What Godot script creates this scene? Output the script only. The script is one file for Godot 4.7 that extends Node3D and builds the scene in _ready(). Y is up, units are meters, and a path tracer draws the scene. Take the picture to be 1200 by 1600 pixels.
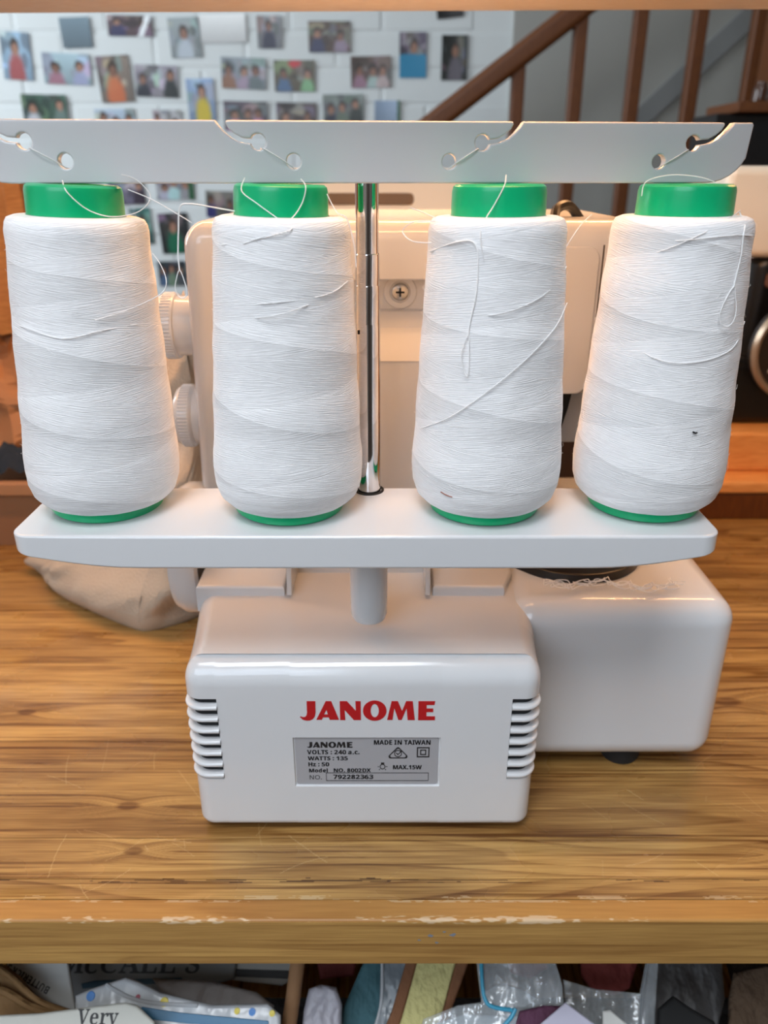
extends Node3D
# A serger seen from behind on a pine workbench, four cones of white thread on its stand.
# Metres, y up, the bench top is y = 0.

# ------------------------------------------------------------------ geometry
class Geo:
	var v := PackedVector3Array()
	var uv := PackedVector2Array()
	var t := PackedInt32Array()

	func add(p: Vector3, w := Vector2.ZERO) -> int:
		v.append(p)
		uv.append(w)
		return v.size() - 1

	func tri(a: int, b: int, c: int) -> void:
		t.append(a)
		t.append(b)
		t.append(c)

	func quad(a: int, b: int, c: int, d: int) -> void:
		tri(a, b, c)
		tri(a, c, d)

	func grid(nu: int, nv: int, f: Callable) -> Geo:
		var o := v.size()
		for j in nv + 1:
			for i in nu + 1:
				var w := Vector2(float(i) / nu, float(j) / nv)
				add(f.call(w.x, w.y), w)
		for j in nv:
			for i in nu:
				var a := o + j * (nu + 1) + i
				quad(a, a + 1, a + nu + 2, a + nu + 1)
		return self

	# profile points (radius, height) from bottom to top give an outward surface
	func lathe(prof: Array, seg: int, xf := Transform3D.IDENTITY) -> Geo:
		var o := v.size()
		var total := 0.0
		var at := [0.0]
		for k in range(1, prof.size()):
			total += (prof[k] as Vector2).distance_to(prof[k - 1])
			at.append(total)
		for k in prof.size():
			for i in seg + 1:
				var a := TAU * i / seg
				add(xf * Vector3(prof[k].x * sin(a), prof[k].y, prof[k].x * cos(a)), Vector2(float(i) / seg, at[k] / maxf(total, 1e-9)))
		for k in prof.size() - 1:
			for i in seg:
				var a := o + k * (seg + 1) + i
				quad(a, a + 1, a + seg + 2, a + seg + 1)
		return self

	func tube(pts: Array, r: float, seg := 6, closed := false) -> Geo:
		var n := pts.size()
		var o := v.size()
		var up := Vector3(0.31, 0.87, 0.38).normalized()
		for k in n:
			var a: Vector3 = pts[(k - 1 + n) % n] if closed or k > 0 else pts[k]
			var b: Vector3 = pts[(k + 1) % n] if closed or k < n - 1 else pts[k]
			var d := (b - a).normalized()
			var s := d.cross(up)
			if s.length() < 0.1:
				s = d.cross(Vector3(0.9, 0.1, -0.4))
			s = s.normalized()
			up = s.cross(d).normalized()
			for i in seg + 1:
				var q := TAU * i / seg
				add(pts[k] + (s * cos(q) + up * sin(q)) * r, Vector2(float(i) / seg, float(k) / n))
		for k in (n if closed else n - 1):
			for i in seg:
				var a := o + k * (seg + 1) + i
				var b := o + ((k + 1) % n) * (seg + 1) + i
				quad(a, b, b + 1, a + 1)
		if not closed:
			var c := add(pts[0])
			for i in seg:
				tri(c, o + i, o + i + 1)
			c = add(pts[n - 1])
			var e := o + (n - 1) * (seg + 1)
			for i in seg:
				tri(c, e + i + 1, e + i)
		return self

	# box with edges rounded over r in k steps
	func box(c: Vector3, size: Vector3, r := 0.001, k := 2, xf := Transform3D.IDENTITY) -> Geo:
		var h := size / 2.0
		r = minf(r, minf(h.x, minf(h.y, h.z)) * 0.98)
		for axis in 3:
			for s in [-1.0, 1.0]:
				var ua := (axis + 1) % 3
				var va := (axis + 2) % 3
				var o := v.size()
				var us := stops(h[ua], r, k)
				var vs := stops(h[va], r, k)
				for y in vs:
					for x in us:
						var p := Vector3.ZERO
						p[axis] = h[axis] * s
						p[ua] = x
						p[va] = y
						var q := p.clamp(-h + Vector3.ONE * r, h - Vector3.ONE * r)
						var d := p - q
						p = q + d.normalized() * r
						add(xf * (c + p), Vector2(x + c[ua], y + c[va]))
				var nu: int = us.size()
				for j in vs.size() - 1:
					for i in nu - 1:
						var a := o + j * nu + i
						if s > 0:
							quad(a, a + 1, a + nu + 1, a + nu)
						else:
							quad(a, a + nu, a + nu + 1, a + 1)
		return self

	func stops(h: float, r: float, k: int) -> Array:
		var a := []
		for i in k + 1:
			a.append(-h + r - r * tan(PI / 4 * (1.0 - float(i) / k)))
		for i in k + 1:
			a.append(h - r + r * tan(PI / 4 * float(i) / k))
		return a

	static func area(p: Array) -> float:
		var a := 0.0
		for i in p.size():
			a += (p[i] as Vector2).cross(p[(i + 1) % p.size()])
		return a / 2.0

	static func inset(p: Array, o: float) -> Array:
		var out := []
		var n := p.size()
		for i in n:
			var e1: Vector2 = (p[i] - p[(i - 1 + n) % n]).normalized()
			var e2: Vector2 = (p[(i + 1) % n] - p[i]).normalized()
			var n1 := Vector2(-e1.y, e1.x)
			var n2 := Vector2(-e2.y, e2.x)
			out.append(p[i] + (n1 + n2) / maxf(1.0 + n1.dot(n2), 0.35) * o)
		return out

	static func bridge(loops: Array) -> Array:
		var outer: Array = loops[0].duplicate()
		for k in range(1, loops.size()):
			var hole: Array = loops[k]
			var bi := 0
			var bj := 0
			var best := 1e9
			for i in outer.size():
				for j in hole.size():
					var d: float = (outer[i] as Vector2).distance_squared_to(hole[j])
					if d < best:
						best = d
						bi = i
						bj = j
			var m := outer.slice(0, bi + 1)
			for j in hole.size() + 1:
				m.append(hole[(bj + j) % hole.size()])
			m.append_array(outer.slice(bi))
			outer = m
		return outer

	static func ears(p: Array) -> PackedInt32Array:
		var out := PackedInt32Array()
		var idx := range(p.size())
		var guard := 0
		while idx.size() > 3 and guard < 6000:
			guard += 1
			var cut := -1
			var best := -1.0
			var m := idx.size()
			for i in m:
				var a: Vector2 = p[idx[(i - 1 + m) % m]]
				var b: Vector2 = p[idx[i]]
				var c: Vector2 = p[idx[(i + 1) % m]]
				var cr := (b - a).cross(c - b)
				if cr <= 1e-14:
					continue
				var ok := true
				for j in m:
					var q: Vector2 = p[idx[j]]
					if q == a or q == b or q == c:
						continue
					if (b - a).cross(q - a) >= -1e-13 and (c - b).cross(q - b) >= -1e-13 and (a - c).cross(q - c) >= -1e-13:
						ok = false
						break
				if ok:
					var longest := maxf((a - b).length(), maxf((b - c).length(), (a - c).length()))
					var quality := cr / (longest * longest)
					if quality > best:
						best = quality
						cut = i
						if quality > 0.3:
							break
			if cut < 0:
				break
			out.append_array([idx[(cut - 1 + m) % m], idx[cut], idx[(cut + 1) % m]])
			idx.remove_at(cut)
		if idx.size() == 3:
			out.append_array([idx[0], idx[1], idx[2]])
		return out

	# outline (and holes) pushed from z0 to z1; front edges rounded by bevel[k] per loop
	func plate(loops: Array, z0: float, z1: float, bevels: Array = [], steps := 3, xf := Transform3D.IDENTITY, both := false) -> Geo:
		var ls := []
		for k in loops.size():
			var p: Array = loops[k].duplicate()
			if (area(p) > 0) != (k == 0):
				p.reverse()
			ls.append(p)
		var fronts := []
		var backs := []
		for k in ls.size():
			var b: float = bevels[k] if k < bevels.size() else (bevels[0] if bevels.size() == 1 else 0.0)
			var rings := []
			if both and b > 0:
				for s in steps:
					var q := PI / 2 * (1.0 - float(s) / steps)
					rings.append([inset(ls[k], b * (1 - cos(q))), z0 + b - b * sin(q)])
			rings.append([ls[k], z0 + (b if both else 0.0)])
			rings.append([ls[k], z1 - b])
			if b > 0:
				for s in steps:
					var q := PI / 2 * (s + 1.0) / steps
					rings.append([inset(ls[k], b * (1 - cos(q))), z1 - b + b * sin(q)])
			var n: int = ls[k].size()
			var o := v.size()
			for r in rings:
				for q in n + 1:
					var w: Vector2 = r[0][q % n]
					add(xf * Vector3(w.x, w.y, r[1]), w)
			for r in rings.size() - 1:
				for q in n:
					var a := o + r * (n + 1) + q
					quad(a, a + 1, a + n + 2, a + n + 1)
			fronts.append(rings[-1][0])
			backs.append(rings[0][0])
		for side in 2:
			var p := bridge(fronts if side else backs)
			var e := ears(p)
			var o := v.size()
			for w in p:
				add(xf * Vector3(w.x, w.y, z1 if side else z0), w)
			for i in range(0, e.size(), 3):
				if side:
					tri(o + e[i], o + e[i + 1], o + e[i + 2])
				else:
					tri(o + e[i], o + e[i + 2], o + e[i + 1])
		return self

	func warp(f: Callable) -> Geo:
		for i in v.size():
			v[i] = f.call(v[i])
		return self

	func put(xf: Transform3D) -> Geo:
		return warp(func(p): return xf * p)

	func mesh(crease := 40.0) -> ArrayMesh:
		var nf := t.size() / 3
		var ids := PackedInt32Array()
		ids.resize(v.size())
		var known := {}
		for i in v.size():
			var key := Vector3i((v[i] * 200000.0).round())
			if not known.has(key):
				known[key] = known.size()
			ids[i] = known[key]
		var fn := PackedVector3Array()
		var fu := PackedVector3Array()
		fn.resize(nf)
		fu.resize(nf)
		var start := PackedInt32Array()
		start.resize(known.size() + 1)
		for k in nf:
			var a := v[t[k * 3]]
			fn[k] = (v[t[k * 3 + 1]] - a).cross(v[t[k * 3 + 2]] - a)
			fu[k] = fn[k] / maxf(fn[k].length(), 1e-20)
			for c in 3:
				start[ids[t[k * 3 + c]] + 1] += 1
		for i in known.size():
			start[i + 1] += start[i]
		var fill := start.duplicate()
		var faces := PackedInt32Array()
		faces.resize(nf * 3)
		for k in nf:
			for c in 3:
				var id := ids[t[k * 3 + c]]
				faces[fill[id]] = k
				fill[id] += 1
		var limit := cos(deg_to_rad(crease))
		var ov := PackedVector3Array()
		var on := PackedVector3Array()
		var ou := PackedVector2Array()
		ov.resize(nf * 3)
		on.resize(nf * 3)
		ou.resize(nf * 3)
		for k in nf:
			var me := fu[k]
			for c in 3:
				var i := t[k * 3 + (0 if c == 0 else 3 - c)]
				var id := ids[i]
				var s := Vector3.ZERO
				for j in range(start[id], start[id + 1]):
					if fu[faces[j]].dot(me) > limit:
						s += fn[faces[j]]
				var w := k * 3 + c
				ov[w] = v[i]
				on[w] = s / maxf(s.length(), 1e-22) if s.length_squared() > 0 else me
				ou[w] = uv[i]
		var arrays := []
		arrays.resize(Mesh.ARRAY_MAX)
		arrays[Mesh.ARRAY_VERTEX] = ov
		arrays[Mesh.ARRAY_NORMAL] = on
		arrays[Mesh.ARRAY_TEX_UV] = ou
		var m := ArrayMesh.new()
		m.add_surface_from_arrays(Mesh.PRIMITIVE_TRIANGLES, arrays)
		return m

# ------------------------------------------------------------------ helpers
var M := {}
var rng := RandomNumberGenerator.new()

func col(r: int, g: int, b: int) -> Color:
	return Color8(r, g, b)

func mat(c: Color, rough := 0.5, metal := 0.0) -> StandardMaterial3D:
	var m := StandardMaterial3D.new()
	m.albedo_color = c
	m.roughness = rough
	m.metallic = metal
	return m

func part(called: String, g, m: Material, parent: Node3D, crease := 40.0) -> MeshInstance3D:
	var o := MeshInstance3D.new()
	o.name = called
	o.mesh = g.mesh(crease) if g is Geo else g
	o.material_override = m
	parent.add_child(o, true)
	return o

func numbered(called: String) -> String:
	if not has_node(called):
		return called
	var k := 1
	while has_node("%s_%03d" % [called, k]):
		k += 1
	return "%s_%03d" % [called, k]

func tag(o: Node3D, label: String, category: String, group := "") -> Node3D:
	o.set_meta("label", label)
	o.set_meta("category", category)
	if group:
		o.set_meta("group", group)
	return o

func thing(called: String, label: String, category: String, at := Vector3.ZERO, group := "") -> Node3D:
	var o := Node3D.new()
	o.name = numbered(called)
	add_child(o, true)
	o.position = at
	return tag(o, label, category, group)

func single(called: String, g, m: Material, label: String, category: String, group := "", crease := 40.0) -> MeshInstance3D:
	var o := part(numbered(called), g, m, self, crease)
	tag(o, label, category, group)
	return o

func struct(called: String, g, m: Material) -> MeshInstance3D:
	var o := part(called, g, m, self)
	o.set_meta("kind", "structure")
	return o

func smooth(pts: Array, k := 6, closed := false) -> Array:
	var out := []
	var n := pts.size()
	for i in (n if closed else n - 1):
		var p0: Vector3 = pts[(i - 1 + n) % n] if closed or i > 0 else pts[i]
		var p3: Vector3 = pts[(i + 2) % n] if closed or i < n - 2 else pts[(i + 1) % n]
		for s in k:
			out.append((pts[i] as Vector3).cubic_interpolate(pts[(i + 1) % n], p0, p3, float(s) / k))
	if not closed:
		out.append(pts[n - 1])
	return out

func rrect(x0: float, y0: float, x1: float, y1: float, r: float, k := 4) -> Array:
	var a := []
	var cs := [Vector2(x1 - r, y0 + r), Vector2(x1 - r, y1 - r), Vector2(x0 + r, y1 - r), Vector2(x0 + r, y0 + r)]
	for c in 4:
		for i in k + 1:
			var q := -PI / 2 + c * PI / 2 + PI / 2 * i / k
			a.append(cs[c] + Vector2(cos(q), sin(q)) * r)
	return a

func ring(c: Vector2, rx: float, ry: float, n := 24) -> Array:
	var a := []
	for i in n:
		a.append(c + Vector2(cos(TAU * i / n) * rx, sin(TAU * i / n) * ry))
	return a

# lettering that fills the rectangle x0..x1, y0..y1 on the plane z
func write(text: String, x0: float, y0: float, x1: float, y1: float, z: float, m: Material, parent: Node3D, face := "Droid Sans", bold := false, xf := Transform3D.IDENTITY) -> MeshInstance3D:
	var f := SystemFont.new()
	f.font_names = PackedStringArray([face])
	f.font_weight = 700 if bold else 400
	var tm := TextMesh.new()
	tm.text = text
	tm.font = f
	tm.font_size = 32
	tm.pixel_size = 0.001
	tm.depth = 0.004
	tm.curve_step = 1.0
	var b := tm.get_aabb()
	var s := Vector3((x1 - x0) / maxf(b.size.x, 1e-6), (y1 - y0) / maxf(b.size.y, 1e-6), 0.02)
	var o := MeshInstance3D.new()
	o.name = "lettering"
	o.mesh = tm
	o.material_override = m
	o.transform = xf * Transform3D(Basis.from_scale(s), Vector3(x0 - b.position.x * s.x, y0 - b.position.y * s.y, z))
	parent.add_child(o, true)
	return o

func noise(seed_: int, freq := 1.0, oct := 3) -> FastNoiseLite:
	var n := FastNoiseLite.new()
	n.seed = seed_
	n.noise_type = FastNoiseLite.TYPE_SIMPLEX_SMOOTH
	n.frequency = freq
	n.fractal_octaves = oct
	return n

func picture(w: int, h: int, f: Callable) -> ImageTexture:
	var data := PackedByteArray()
	data.resize(w * h * 3)
	var k := 0
	for y in h:
		for x in w:
			var c: Color = f.call(x, y)
			data[k] = clampi(int(c.r * 255.0), 0, 255)
			data[k + 1] = clampi(int(c.g * 255.0), 0, 255)
			data[k + 2] = clampi(int(c.b * 255.0), 0, 255)
			k += 3
	return ImageTexture.create_from_image(Image.create_from_data(w, h, false, Image.FORMAT_RGB8, data))

# ------------------------------------------------------------------ materials
func fine_noise(seed_: int, freq: float, w := 512) -> NoiseTexture2D:
	var tx := NoiseTexture2D.new()
	tx.width = w
	tx.height = w
	tx.seamless = true
	tx.noise = noise(seed_, freq, 4)
	return tx

# pine boards: x metres along the grain, y metres across it
var wood_a := noise(11, 1.0, 2)
var wood_b := noise(23, 1.0, 2)
var wood_c := noise(37, 1.0, 3)
func pine(x: float, y: float, tone: float, turn: float) -> Color:
	var s := y * 95.0 + wood_a.get_noise_2d(x * 1.9 + turn, y * 9.0) * 2.6 + wood_c.get_noise_2d(turn, y * 22.0) * 2.2 + turn
	var r := s - floorf(s)
	var late := pow(r, 3.2) * (1.0 - smoothstep(0.93, 1.0, r))
	var fib := wood_b.get_noise_2d(x * 26.0, y * 1500.0 + turn)
	var blot := wood_c.get_noise_2d(x * 7.0 + turn, y * 30.0)
	var streak := maxf(0.0, wood_a.get_noise_2d(x * 3.1 + turn, y * 330.0) - 0.18)
	var pale := maxf(0.0, wood_a.get_noise_2d(x * 5.0 - turn, y * 210.0 + 9.0) - 0.25)
	var k := clampf(0.20 + late * 0.60 * (0.45 + 1.1 * absf(wood_c.get_noise_2d(x * 1.5, s * 0.9))) + streak * 1.05 - pale * 0.5 + fib * 0.24 + blot * 0.30 + tone, 0.0, 1.0)
	var c := Color(0.76, 0.60, 0.355).lerp(Color(0.38, 0.235, 0.105), k)
	return c

var table_rows := [0.2278, 0.2488, 0.2720, 0.3400, 0.4150, 0.4900, 0.5650, 0.6400, 0.7200, 0.80]
var board_tone := [0.02, -0.02, 0.16, -0.05, 0.0, 0.05, 0.10, 0.04, 0.12, 0.06]

func board_at(z: float) -> int:
	for k in range(table_rows.size() - 1, -1, -1):
		if z >= table_rows[k]:
			return k
	return 0

func make_materials() -> void:
	var wp := mat(col(216, 217, 219), 0.16)
	wp.metallic_specular = 0.5
	wp.clearcoat_enabled = true
	wp.clearcoat = 0.25
	wp.clearcoat_roughness = 0.08
	M.white = wp
	M.white_matt = mat(col(216, 217, 219), 0.32)
	M.ivory = mat(col(236, 228, 212), 0.3)
	M.dark = mat(col(12, 13, 15), 0.7)
	M.black = mat(col(14, 14, 16), 0.35)
	M.rubber = mat(col(26, 26, 27), 0.8)
	M.chrome = mat(col(222, 222, 224), 0.06, 1.0)
	M.steel = mat(col(190, 190, 188), 0.25, 1.0)
	M.red_print = mat(col(186, 26, 32), 0.4)
	M.ink = mat(col(24, 24, 27), 0.55)
	M.label_grey = mat(col(168, 168, 172), 0.4)
	var g := mat(col(4, 172, 112), 0.28)
	g.subsurf_scatter_enabled = true
	g.subsurf_scatter_strength = 0.05
	M.green = g
	M.stairwood = mat(col(150, 92, 50), 0.5)
	var wn := picture(256, 256, func(x, y):
		var k := 0.5 + 0.5 * wood_b.get_noise_2d(x * 0.9, y * 0.05)
		return Color(0.74, 0.47, 0.26).lerp(Color(0.54, 0.31, 0.15), k))
	M.stairwood.albedo_color = Color.WHITE
	M.stairwood.albedo_texture = wn
	M.stairwood.uv1_triplanar = true
	M.stairwood.uv1_scale = Vector3(3, 3, 3)
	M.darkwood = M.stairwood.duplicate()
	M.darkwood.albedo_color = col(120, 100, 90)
	M.stairwood.albedo_color = col(160, 148, 112)

	# bench top: one picture for all boards, x -0.45..0.45, depth 0.2278..0.8
	var knots := [Vector3(-0.128, 0.292, 0.0055), Vector3(-0.117, 0.264, 0.0045), Vector3(0.205, 0.375, 0.008), Vector3(-0.21, 0.365, 0.005), Vector3(0.19, 0.262, 0.005)]
	var w := 2048
	var h := 1400
	M.bench = mat(Color.WHITE, 0.5)
	M.bench.albedo_texture = picture(w, h, func(px, py):
		var x = (px / float(w) - 0.5) * 0.9
		var z = 0.2278 + py / float(h) * 0.5722
		var b := board_at(z)
		var zz = z
		var dark := 0.0
		for kn in knots:
			var dx: float = (x - kn.x) * 0.45
			var dz: float = z - kn.y
			var d := sqrt(dx * dx + dz * dz)
			if d < kn.z * 4.0:
				var g2 := exp(-d * d / (kn.z * kn.z * 1.6))
				zz += signf(dz + 0.0001) * g2 * kn.z * 0.8
				dark += 0.5 * smoothstep(kn.z * 0.62, kn.z * 0.3, d)
		var c := pine(x, zz, board_tone[b] + dark, b * 7.31)
		var near := exp(-pow((z - 0.2472 - 0.0012 * wood_a.get_noise_2d(x * 3.0, 1.0)) / 0.0011, 2.0))
		if near > 0.1 and wood_b.get_noise_2d(x * 30.0, z * 1300.0) + 0.6 * wood_a.get_noise_2d(x * 8.0, 5.0) > 0.62 - 0.45 * near:
			c = c.lerp(Color(0.24, 0.14, 0.07), 0.75)
		if z < 0.2400 and wood_c.get_noise_2d(x * 22.0, 8.0) + 0.4 * wood_b.get_noise_2d(x * 160.0, z * 900.0) > 0.32:
			c = c.lerp(Color(0.82, 0.74, 0.62), 0.5)
		return c)
	var scratched: Image = M.bench.albedo_texture.get_image()
	var sr := RandomNumberGenerator.new()
	sr.seed = 21
	for k in 46:
		var px := 640.0 + sr.randf() * 900.0
		var py := 30.0 + sr.randf() * 210.0
		var ang := (sr.randf() - 0.5) * 2.6 + (PI / 2 if sr.randf() < 0.5 else 0.0)
		var bend := (sr.randf() - 0.5) * 0.02
		var strength := 0.12 + sr.randf() * 0.28
		for i in int(10.0 + sr.randf() * 55.0):
			px += cos(ang)
			py += sin(ang)
			ang += bend
			if px > 1 and px < 2046 and py > 1 and py < 1398:
				var was := scratched.get_pixel(int(px), int(py))
				scratched.set_pixel(int(px), int(py), was.lerp(Color(0.88, 0.78, 0.60), strength))
	M.bench.albedo_texture = ImageTexture.create_from_image(scratched)
	M.bench.roughness_texture = fine_noise(5, 0.02)
	M.bench.roughness = 0.62
	# lipping along the front: depth of the picture runs over the top strip, the arris and the front face
	M.lipping = mat(Color.WHITE, 0.45)
	M.lipping.albedo_texture = picture(2048, 160, func(px, py):
		var x = (px / 2048.0 - 0.5) * 0.9
		var s = py / 160.0 * 0.0392
		var c := pine(x, s * (0.55 if s > 0.0105 else 0.3) + 0.4, 0.02 if s < 0.0105 else (0.10 if s < 0.0315 else 0.22), 3.7 if s < 0.0315 else 9.1)
		if s < 0.0105:
			c = c.lerp(Color(0.72, 0.50, 0.24), 0.6)
		else:
			c = c.lerp(Color(0.80, 0.62, 0.34), 0.45)
			for sp in [[0.0196, 0.0186, 0.0011], [0.0292, 0.0180, 0.0012], [0.0148, 0.0212, 0.0007], [0.0225, 0.0228, 0.0008], [0.0255, 0.0162, 0.0006]]:
				if Vector2((x - sp[0]) * 0.8, s - sp[1]).length() < sp[2] * (0.8 + 0.5 * wood_b.get_noise_2d(x * 900.0, s * 900.0)):
					c = Color(0.52, 0.54, 0.58)
		var wear := wood_c.get_noise_2d(x * 26.0, 3.0) + 0.55 * wood_b.get_noise_2d(x * 130.0, s * 500.0)
		var edge := exp(-pow((s - 0.0095) / 0.0017, 2.0))
		if wear * edge > 0.10 and x < 0.14:
			c = c.lerp(Color(0.86, 0.77, 0.66), clampf((wear * edge - 0.10) * 6.0, 0.0, 0.75))
		if s < 0.0012 and wear > 0.1:
			c = c.lerp(Color(0.84, 0.76, 0.66), 0.5)
		return c)
	M.pale_board = mat(col(226, 190, 160), 0.5)
	var pb := picture(512, 64, func(x, y):
		var k := 0.5 + 0.5 * wood_b.get_noise_2d(x * 0.06, y * 1.4)
		return Color(0.97, 0.92, 0.86).lerp(Color(0.93, 0.86, 0.78), k))
	M.pale_board.albedo_color = Color.WHITE
	M.pale_board.albedo_texture = pb
	M.pale_board.uv1_triplanar = true
	M.pale_board.uv1_scale = Vector3(2, 8, 8)
	var ow := picture(256, 256, func(x, y):
		var k := 0.5 + 0.5 * wood_b.get_noise_2d(x * 0.05, y * 0.9)
		return Color(0.87, 0.58, 0.30).lerp(Color(0.70, 0.41, 0.18), k))
	M.orange_wood = M.stairwood.duplicate()
	M.orange_wood.albedo_texture = ow
	M.orange_wood.albedo_color = Color.WHITE
	# thread: crossing layers, each with its own lay
	var fuzz := noise(71, 1.0, 2)
	var tw := 1024
	var lay_a := func(u: float, y: float) -> float:
		var a := y * 4.1 - u + 0.05 * sin(y * 11.0 + u * TAU)
		return a - floorf(a)
	var lay_b := func(u: float, y: float) -> float:
		var b := y * 3.8 + u * 1.0 + 0.35 + 0.04 * sin(y * 7.0)
		return b - floorf(b)
	var colour := picture(tw, tw, func(x, y):
		var u: float = x / float(tw)
		var q: float = y / float(tw)
		var a: float = lay_a.call(u, q)
		var b: float = lay_b.call(u, q)
		var k := 0.95 - 0.08 * exp(-a * 3.5) * smoothstep(0.0, 0.006, a) + 0.035 * exp(-b * 3.0) * smoothstep(0.0, 0.006, b)  # lighter and darker bands paint the sheen of the layers into the colour
		k += 0.03 * fuzz.get_noise_2d(u * 30.0, q * 320.0)
		return Color(k, k, k * 1.004))
	var relief := picture(tw, tw, func(x, y):
		var u: float = x / float(tw)
		var q: float = y / float(tw)
		var a: float = lay_a.call(u, q)
		var b: float = lay_b.call(u, q)
		var s := (1.0 if a < 0.5 else -1.0) * (1.0 if b < 0.5 else -1.0)
		var line := sin(TAU * (q * 210.0 + s * u * 30.0 + 0.6 * fuzz.get_noise_2d(u * 6.0, q * 60.0)))
		var k := 0.45 + 0.16 * line + 0.16 * (1.0 - a) + 0.12 * (1.0 - b) + 0.24 * fuzz.get_noise_2d(u * 9.0, q * 260.0 + s * u * 38.0)
		return Color(k, k, k))
	M.thread = mat(Color.WHITE, 0.85)
	M.thread.albedo_texture = colour
	M.thread.heightmap_enabled = true
	M.thread.heightmap_texture = relief
	M.thread.heightmap_scale = 0.026
	M.thread.rim_enabled = true
	M.thread.rim = 0.35
	M.strand = mat(col(240, 240, 240), 0.8)
	M.canvas = mat(col(178, 165, 148), 0.9)
	M.canvas.heightmap_enabled = true
	M.canvas.heightmap_texture = fine_noise(9, 0.05)
	M.canvas.heightmap_scale = 0.06
	M.canvas.uv1_triplanar = true
	M.canvas.uv1_scale = Vector3(18, 18, 18)
	M.kraft = mat(col(172, 122, 82), 0.75)
	M.card = mat(col(140, 98, 66), 0.8)
	M.paint_white = mat(col(214, 220, 221), 0.65)
	M.grey_wall = mat(col(158, 158, 153), 0.45)
	M.plaster = mat(col(205, 203, 198), 0.9)

# ------------------------------------------------------------------ scene
func _ready() -> void:
	rng.seed = 4
	# camera
	var cam := Camera3D.new()
	cam.name = "camera"
	add_child(cam)
	cam.position = Vector3(0, 0.289, 0)
	cam.rotation_degrees = Vector3(-23.75, 0, 0)
	cam.near = 0.02
	cam.far = 30.0
	var ca := CameraAttributesPhysical.new()
	ca.frustum_focal_length = 18.0
	ca.exposure_aperture = 7.5
	ca.frustum_focus_distance = 0.30
	ca.frustum_near = 0.02
	ca.frustum_far = 30.0
	cam.attributes = ca
	cam.fov = 67.38
	# sky, exposure
	var we := WorldEnvironment.new()
	we.name = "environment"
	var env := Environment.new()
	env.background_mode = Environment.BG_SKY
	var sky := Sky.new()
	var sm := ProceduralSkyMaterial.new()
	sm.sky_top_color = Color(0.68, 0.78, 0.93)
	sm.sky_horizon_color = Color(0.92, 0.95, 1.0)
	sm.ground_bottom_color = Color(0.35, 0.36, 0.34)
	sm.ground_horizon_color = Color(0.6, 0.62, 0.62)
	sky.sky_material = sm
	env.sky = sky
	env.background_energy_multiplier = 1.5
	env.tonemap_mode = Environment.TONE_MAPPER_LINEAR
	env.tonemap_exposure = 0.965
	env.sdfgi_enabled = true
	env.ssao_enabled = true
	env.ssil_enabled = true
	we.environment = env
	add_child(we)
	# daylight through the window behind the camera, to the left
	var day := AreaLight3D.new()
	day.name = "daylight"
	day.area_size = Vector2(1.45, 1.0)
	day.light_color = Color(0.90, 0.95, 1.0)
	day.light_energy = 1.7
	day.shadow_enabled = true
	add_child(day)
	day.position = Vector3(-0.85, 1.08, 1.19)
	# lamp panel in the ceiling, in front of the bench
	var over := AreaLight3D.new()
	over.name = "ceiling_light"
	over.area_size = Vector2(0.6, 0.6)
	over.light_color = Color(0.96, 0.98, 1.0)
	over.light_energy = 1.9
	over.shadow_enabled = true
	add_child(over)
	over.position = Vector3(-0.2, 1.665, 0.55)
	over.rotation_degrees.x = -90
	# added light at an invented left-wall window, brightens the wall of prints
	var day2 := AreaLight3D.new()
	day2.name = "added_side_light"
	day2.area_size = Vector2(1.0, 1.1)
	day2.light_color = Color(0.93, 0.97, 1.0)
	day2.light_energy = 4.1
	day2.shadow_enabled = true
	add_child(day2)
	day2.position = Vector3(-2.19, 0.85, -1.25)
	day2.rotation_degrees.y = -90
	make_materials()
	make_room()
	make_bench()
	make_serger()
	make_cones()
	make_back_of_bench()
	make_under_bench()
	make_photos()
	make_stairs()

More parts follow.
